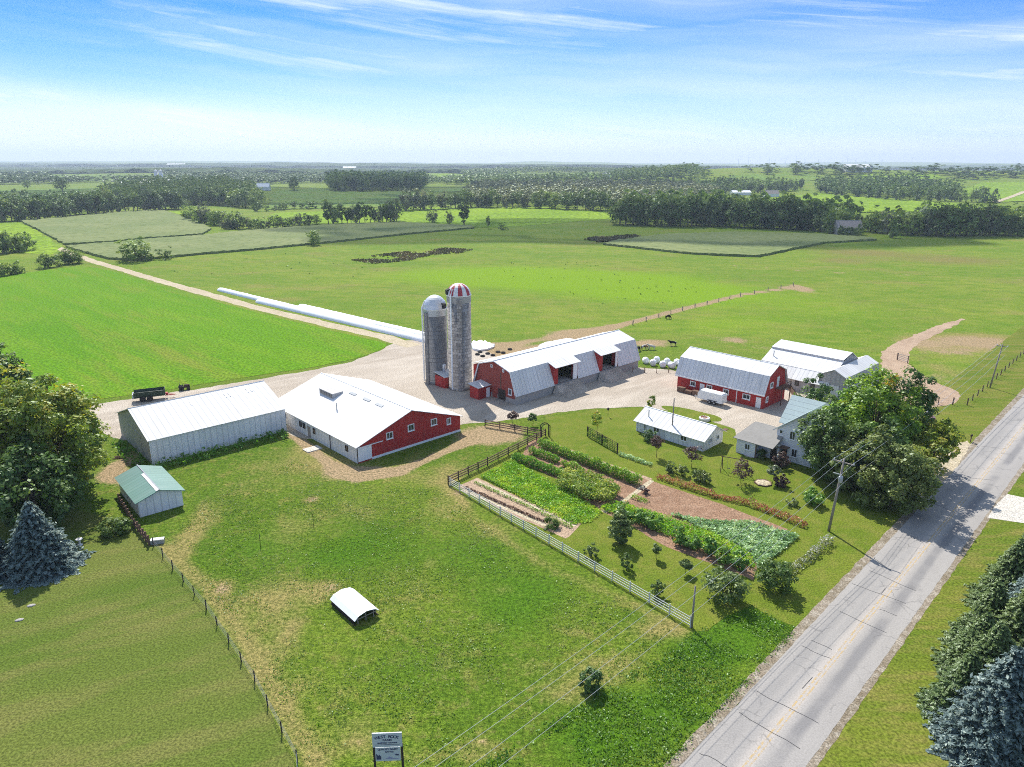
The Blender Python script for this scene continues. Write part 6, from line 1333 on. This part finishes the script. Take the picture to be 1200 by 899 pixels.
# clouds high outside the view, whose shadows lie on the far fields
def cloud_mat():
    m, nt, o = new_mat('thin_cloud'); d = nd(nt, 'ShaderNodeBsdfDiffuse'); d.inputs[0].default_value = (.9, .9, .9, 1); t = nd(nt, 'ShaderNodeBsdfTransparent'); ms = nd(nt, 'ShaderNodeMixShader'); ms.inputs[0].default_value = .36
    nt.links.new(t.outputs[0], ms.inputs[1]); nt.links.new(d.outputs[0], ms.inputs[2]); nt.links.new(ms.outputs[0], o.inputs[0]); return m
CLM = cloud_mat()
for lab, u, v, rx, ry in (('flat white cloud over the right cornfield', 790, 271, 230, 90), ('flat white cloud over the far left woods', 200, 226, 420, 200), ('flat white cloud over the central woods', 640, 222, 300, 170)):
    g = G(u, v); off = 760 / math.tan(R_(47)); bm = bmesh.new(); bmesh.ops.create_icosphere(bm, subdivisions=5, radius=1)
    for q in bm.verts:
        k = 1 + .45 * mnoise.noise(q.co * 1.6 + Vector((u, 0, 0))) + .25 * mnoise.noise(q.co * 4 + Vector((u, 3, 0))); q.co = Vector((q.co.x * rx * k, q.co.y * ry * k, q.co.z * 35 * k))
    cm = bpy.data.meshes.new('cloud'); bm.to_mesh(cm); bm.free(); cm.materials.append(CLM); cm.polygons.foreach_set('use_smooth', [True] * len(cm.polygons))
    o = link('cloud', cm); o.location = (g.x - .292 * off, g.y + .956 * off, 760); tag(o, lab, 'cloud')
# ------------------------------------------------------------------ air, sky, sun, camera
HZ = 1.25e-4
m, nt, o = new_mat('haze_air'); v = nd(nt, 'ShaderNodeVolumePrincipled'); v.inputs['Color'].default_value = (.74, .87, 1.0, 1); v.inputs['Density'].default_value = HZ; v.inputs['Anisotropy'].default_value = .2
nt.links.new(v.outputs[0], o.inputs['Volume'])
mb = MB(); mb.box(-13200, 13200, -300, 13700, -1, 200); h = mb.build('haze', m); tag(h, kind='stuff')
SUN_EL, SUN_AZ = 47.0, -17.0     # azimuth clockwise from +Y
w = bpy.data.worlds.new('World'); scene.world = w; w.use_nodes = True; nt = w.node_tree; nt.nodes.clear()
ow = nd(nt, 'ShaderNodeOutputWorld'); bg = nd(nt, 'ShaderNodeBackground'); bg.inputs[1].default_value = .15
sky = nd(nt, 'ShaderNodeTexSky', sky_type='NISHITA'); sky.sun_disc = False; sky.sun_elevation = R_(SUN_EL); sky.sun_rotation = R_(SUN_AZ) % (2 * math.pi); sky.altitude = 300; sky.air_density = 1.0; sky.dust_density = .35; sky.ozone_density = 3.0
tc = nd(nt, 'ShaderNodeTexCoord').outputs['Generated']; sx = nd(nt, 'ShaderNodeSeparateXYZ'); nt.links.new(tc, sx.inputs[0])
# high cirrus: noise on the sky seen as a flat layer overhead
den = math_(nt, 'ADD', math_(nt, 'MAXIMUM', sx.outputs[2], 0.0), .07)
cb = nd(nt, 'ShaderNodeCombineXYZ'); nt.links.new(math_(nt, 'DIVIDE', sx.outputs[0], math_(nt, 'ADD', math_(nt, 'ABSOLUTE', sx.outputs[1]), .25)), cb.inputs[0]); nt.links.new(math_(nt, 'MULTIPLY', sx.outputs[2], 3.4), cb.inputs[1])
wp = ntex(nt, cb.outputs[0], 2.2, 4, .55); c3 = nd(nt, 'ShaderNodeCombineXYZ'); nt.links.new(math_(nt, 'MULTIPLY', wp, .55), c3.inputs[0]); nt.links.new(math_(nt, 'MULTIPLY', wp, -.35), c3.inputs[1]); ad = nd(nt, 'ShaderNodeVectorMath', operation='ADD'); nt.links.new(cb.outputs[0], ad.inputs[0]); nt.links.new(c3.outputs[0], ad.inputs[1])
ci = ntex(nt, ad.outputs[0], 3.4, 8, .64, (.40, 2.3, 1, R_(-24)))
cm_ = ntex(nt, ad.outputs[0], 1.9, 3, .5, (1, 1.3, 1, R_(10)))
veil = ntex(nt, ad.outputs[0], 1.5, 5, .55, (.45, 1.8, 1, R_(-9)))
low = ramp(nt, sx.outputs[2], .17, .0)
wisp = math_(nt, 'MULTIPLY', ramp(nt, ci, .42, .68), ramp(nt, cm_, .38, .56))
soft = math_(nt, 'MULTIPLY', ramp(nt, math_(nt, 'MULTIPLY_ADD', low, .22, veil), .42, .78), .62)
cov = math_(nt, 'MAXIMUM', math_(nt, 'MULTIPLY', wisp, .85), soft)
hs = nd(nt, 'ShaderNodeHueSaturation'); hs.inputs['Saturation'].default_value = 1.15; hs.inputs['Value'].default_value = 1.0; tint = mixrgb(nt, ramp(nt, sx.outputs[2], -.01, .2), (.44, .52, .65), (.30, .405, .86)); tint = mixrgb(nt, ramp(nt, sx.outputs[2], .22, .5), tint, (1.05, .95, .80)); nt.links.new(mixrgb(nt, 1.0, sky.outputs[0], tint, 'MULTIPLY'), hs.inputs['Color'])
skc = mixrgb(nt, math_(nt, 'MULTIPLY', cov, 1.0), hs.outputs[0], (4.9, 5.2, 5.6))
nt.links.new(skc, bg.inputs[0]); nt.links.new(bg.outputs[0], ow.inputs[0])
sl = bpy.data.lights.new('sun', 'SUN'); sl.energy = 4.6; sl.angle = R_(.53); sl.color = (1, .955, .88); so = bpy.data.objects.new('sun', sl); COL.objects.link(so)
az = R_(SUN_AZ); d = Vector((math.sin(az) * math.cos(R_(SUN_EL)), math.cos(az) * math.cos(R_(SUN_EL)), math.sin(R_(SUN_EL)))); so.rotation_euler = d.to_track_quat('Z', 'Y').to_euler(); so.location = (0, 0, 200)
cam = bpy.data.cameras.new('camera'); cam.sensor_width = 36; cam.lens = FPX / 1200 * 36; cam.clip_start = .5; cam.clip_end = 40000
co_ = bpy.data.objects.new('camera', cam); COL.objects.link(co_); co_.location = (0, 0, CAMZ); co_.rotation_euler = (math.pi / 2 - PITCH, R_(-.12), 0); scene.camera = co_
vs = scene.view_settings; vs.view_transform = 'Standard'; vs.look = 'None'; vs.exposure = .62; vs.gamma = 1; vs.use_curve_mapping = False
scene.render.engine = 'CYCLES'; scene.cycles.use_denoising = False; scene.cycles.max_bounces = 4; scene.cycles.use_adaptive_sampling = False; scene.cycles.use_light_tree = False; scene.cycles.transparent_max_bounces = 12; scene.cycles.volume_bounces = 0; scene.cycles.filter_width = 1.0
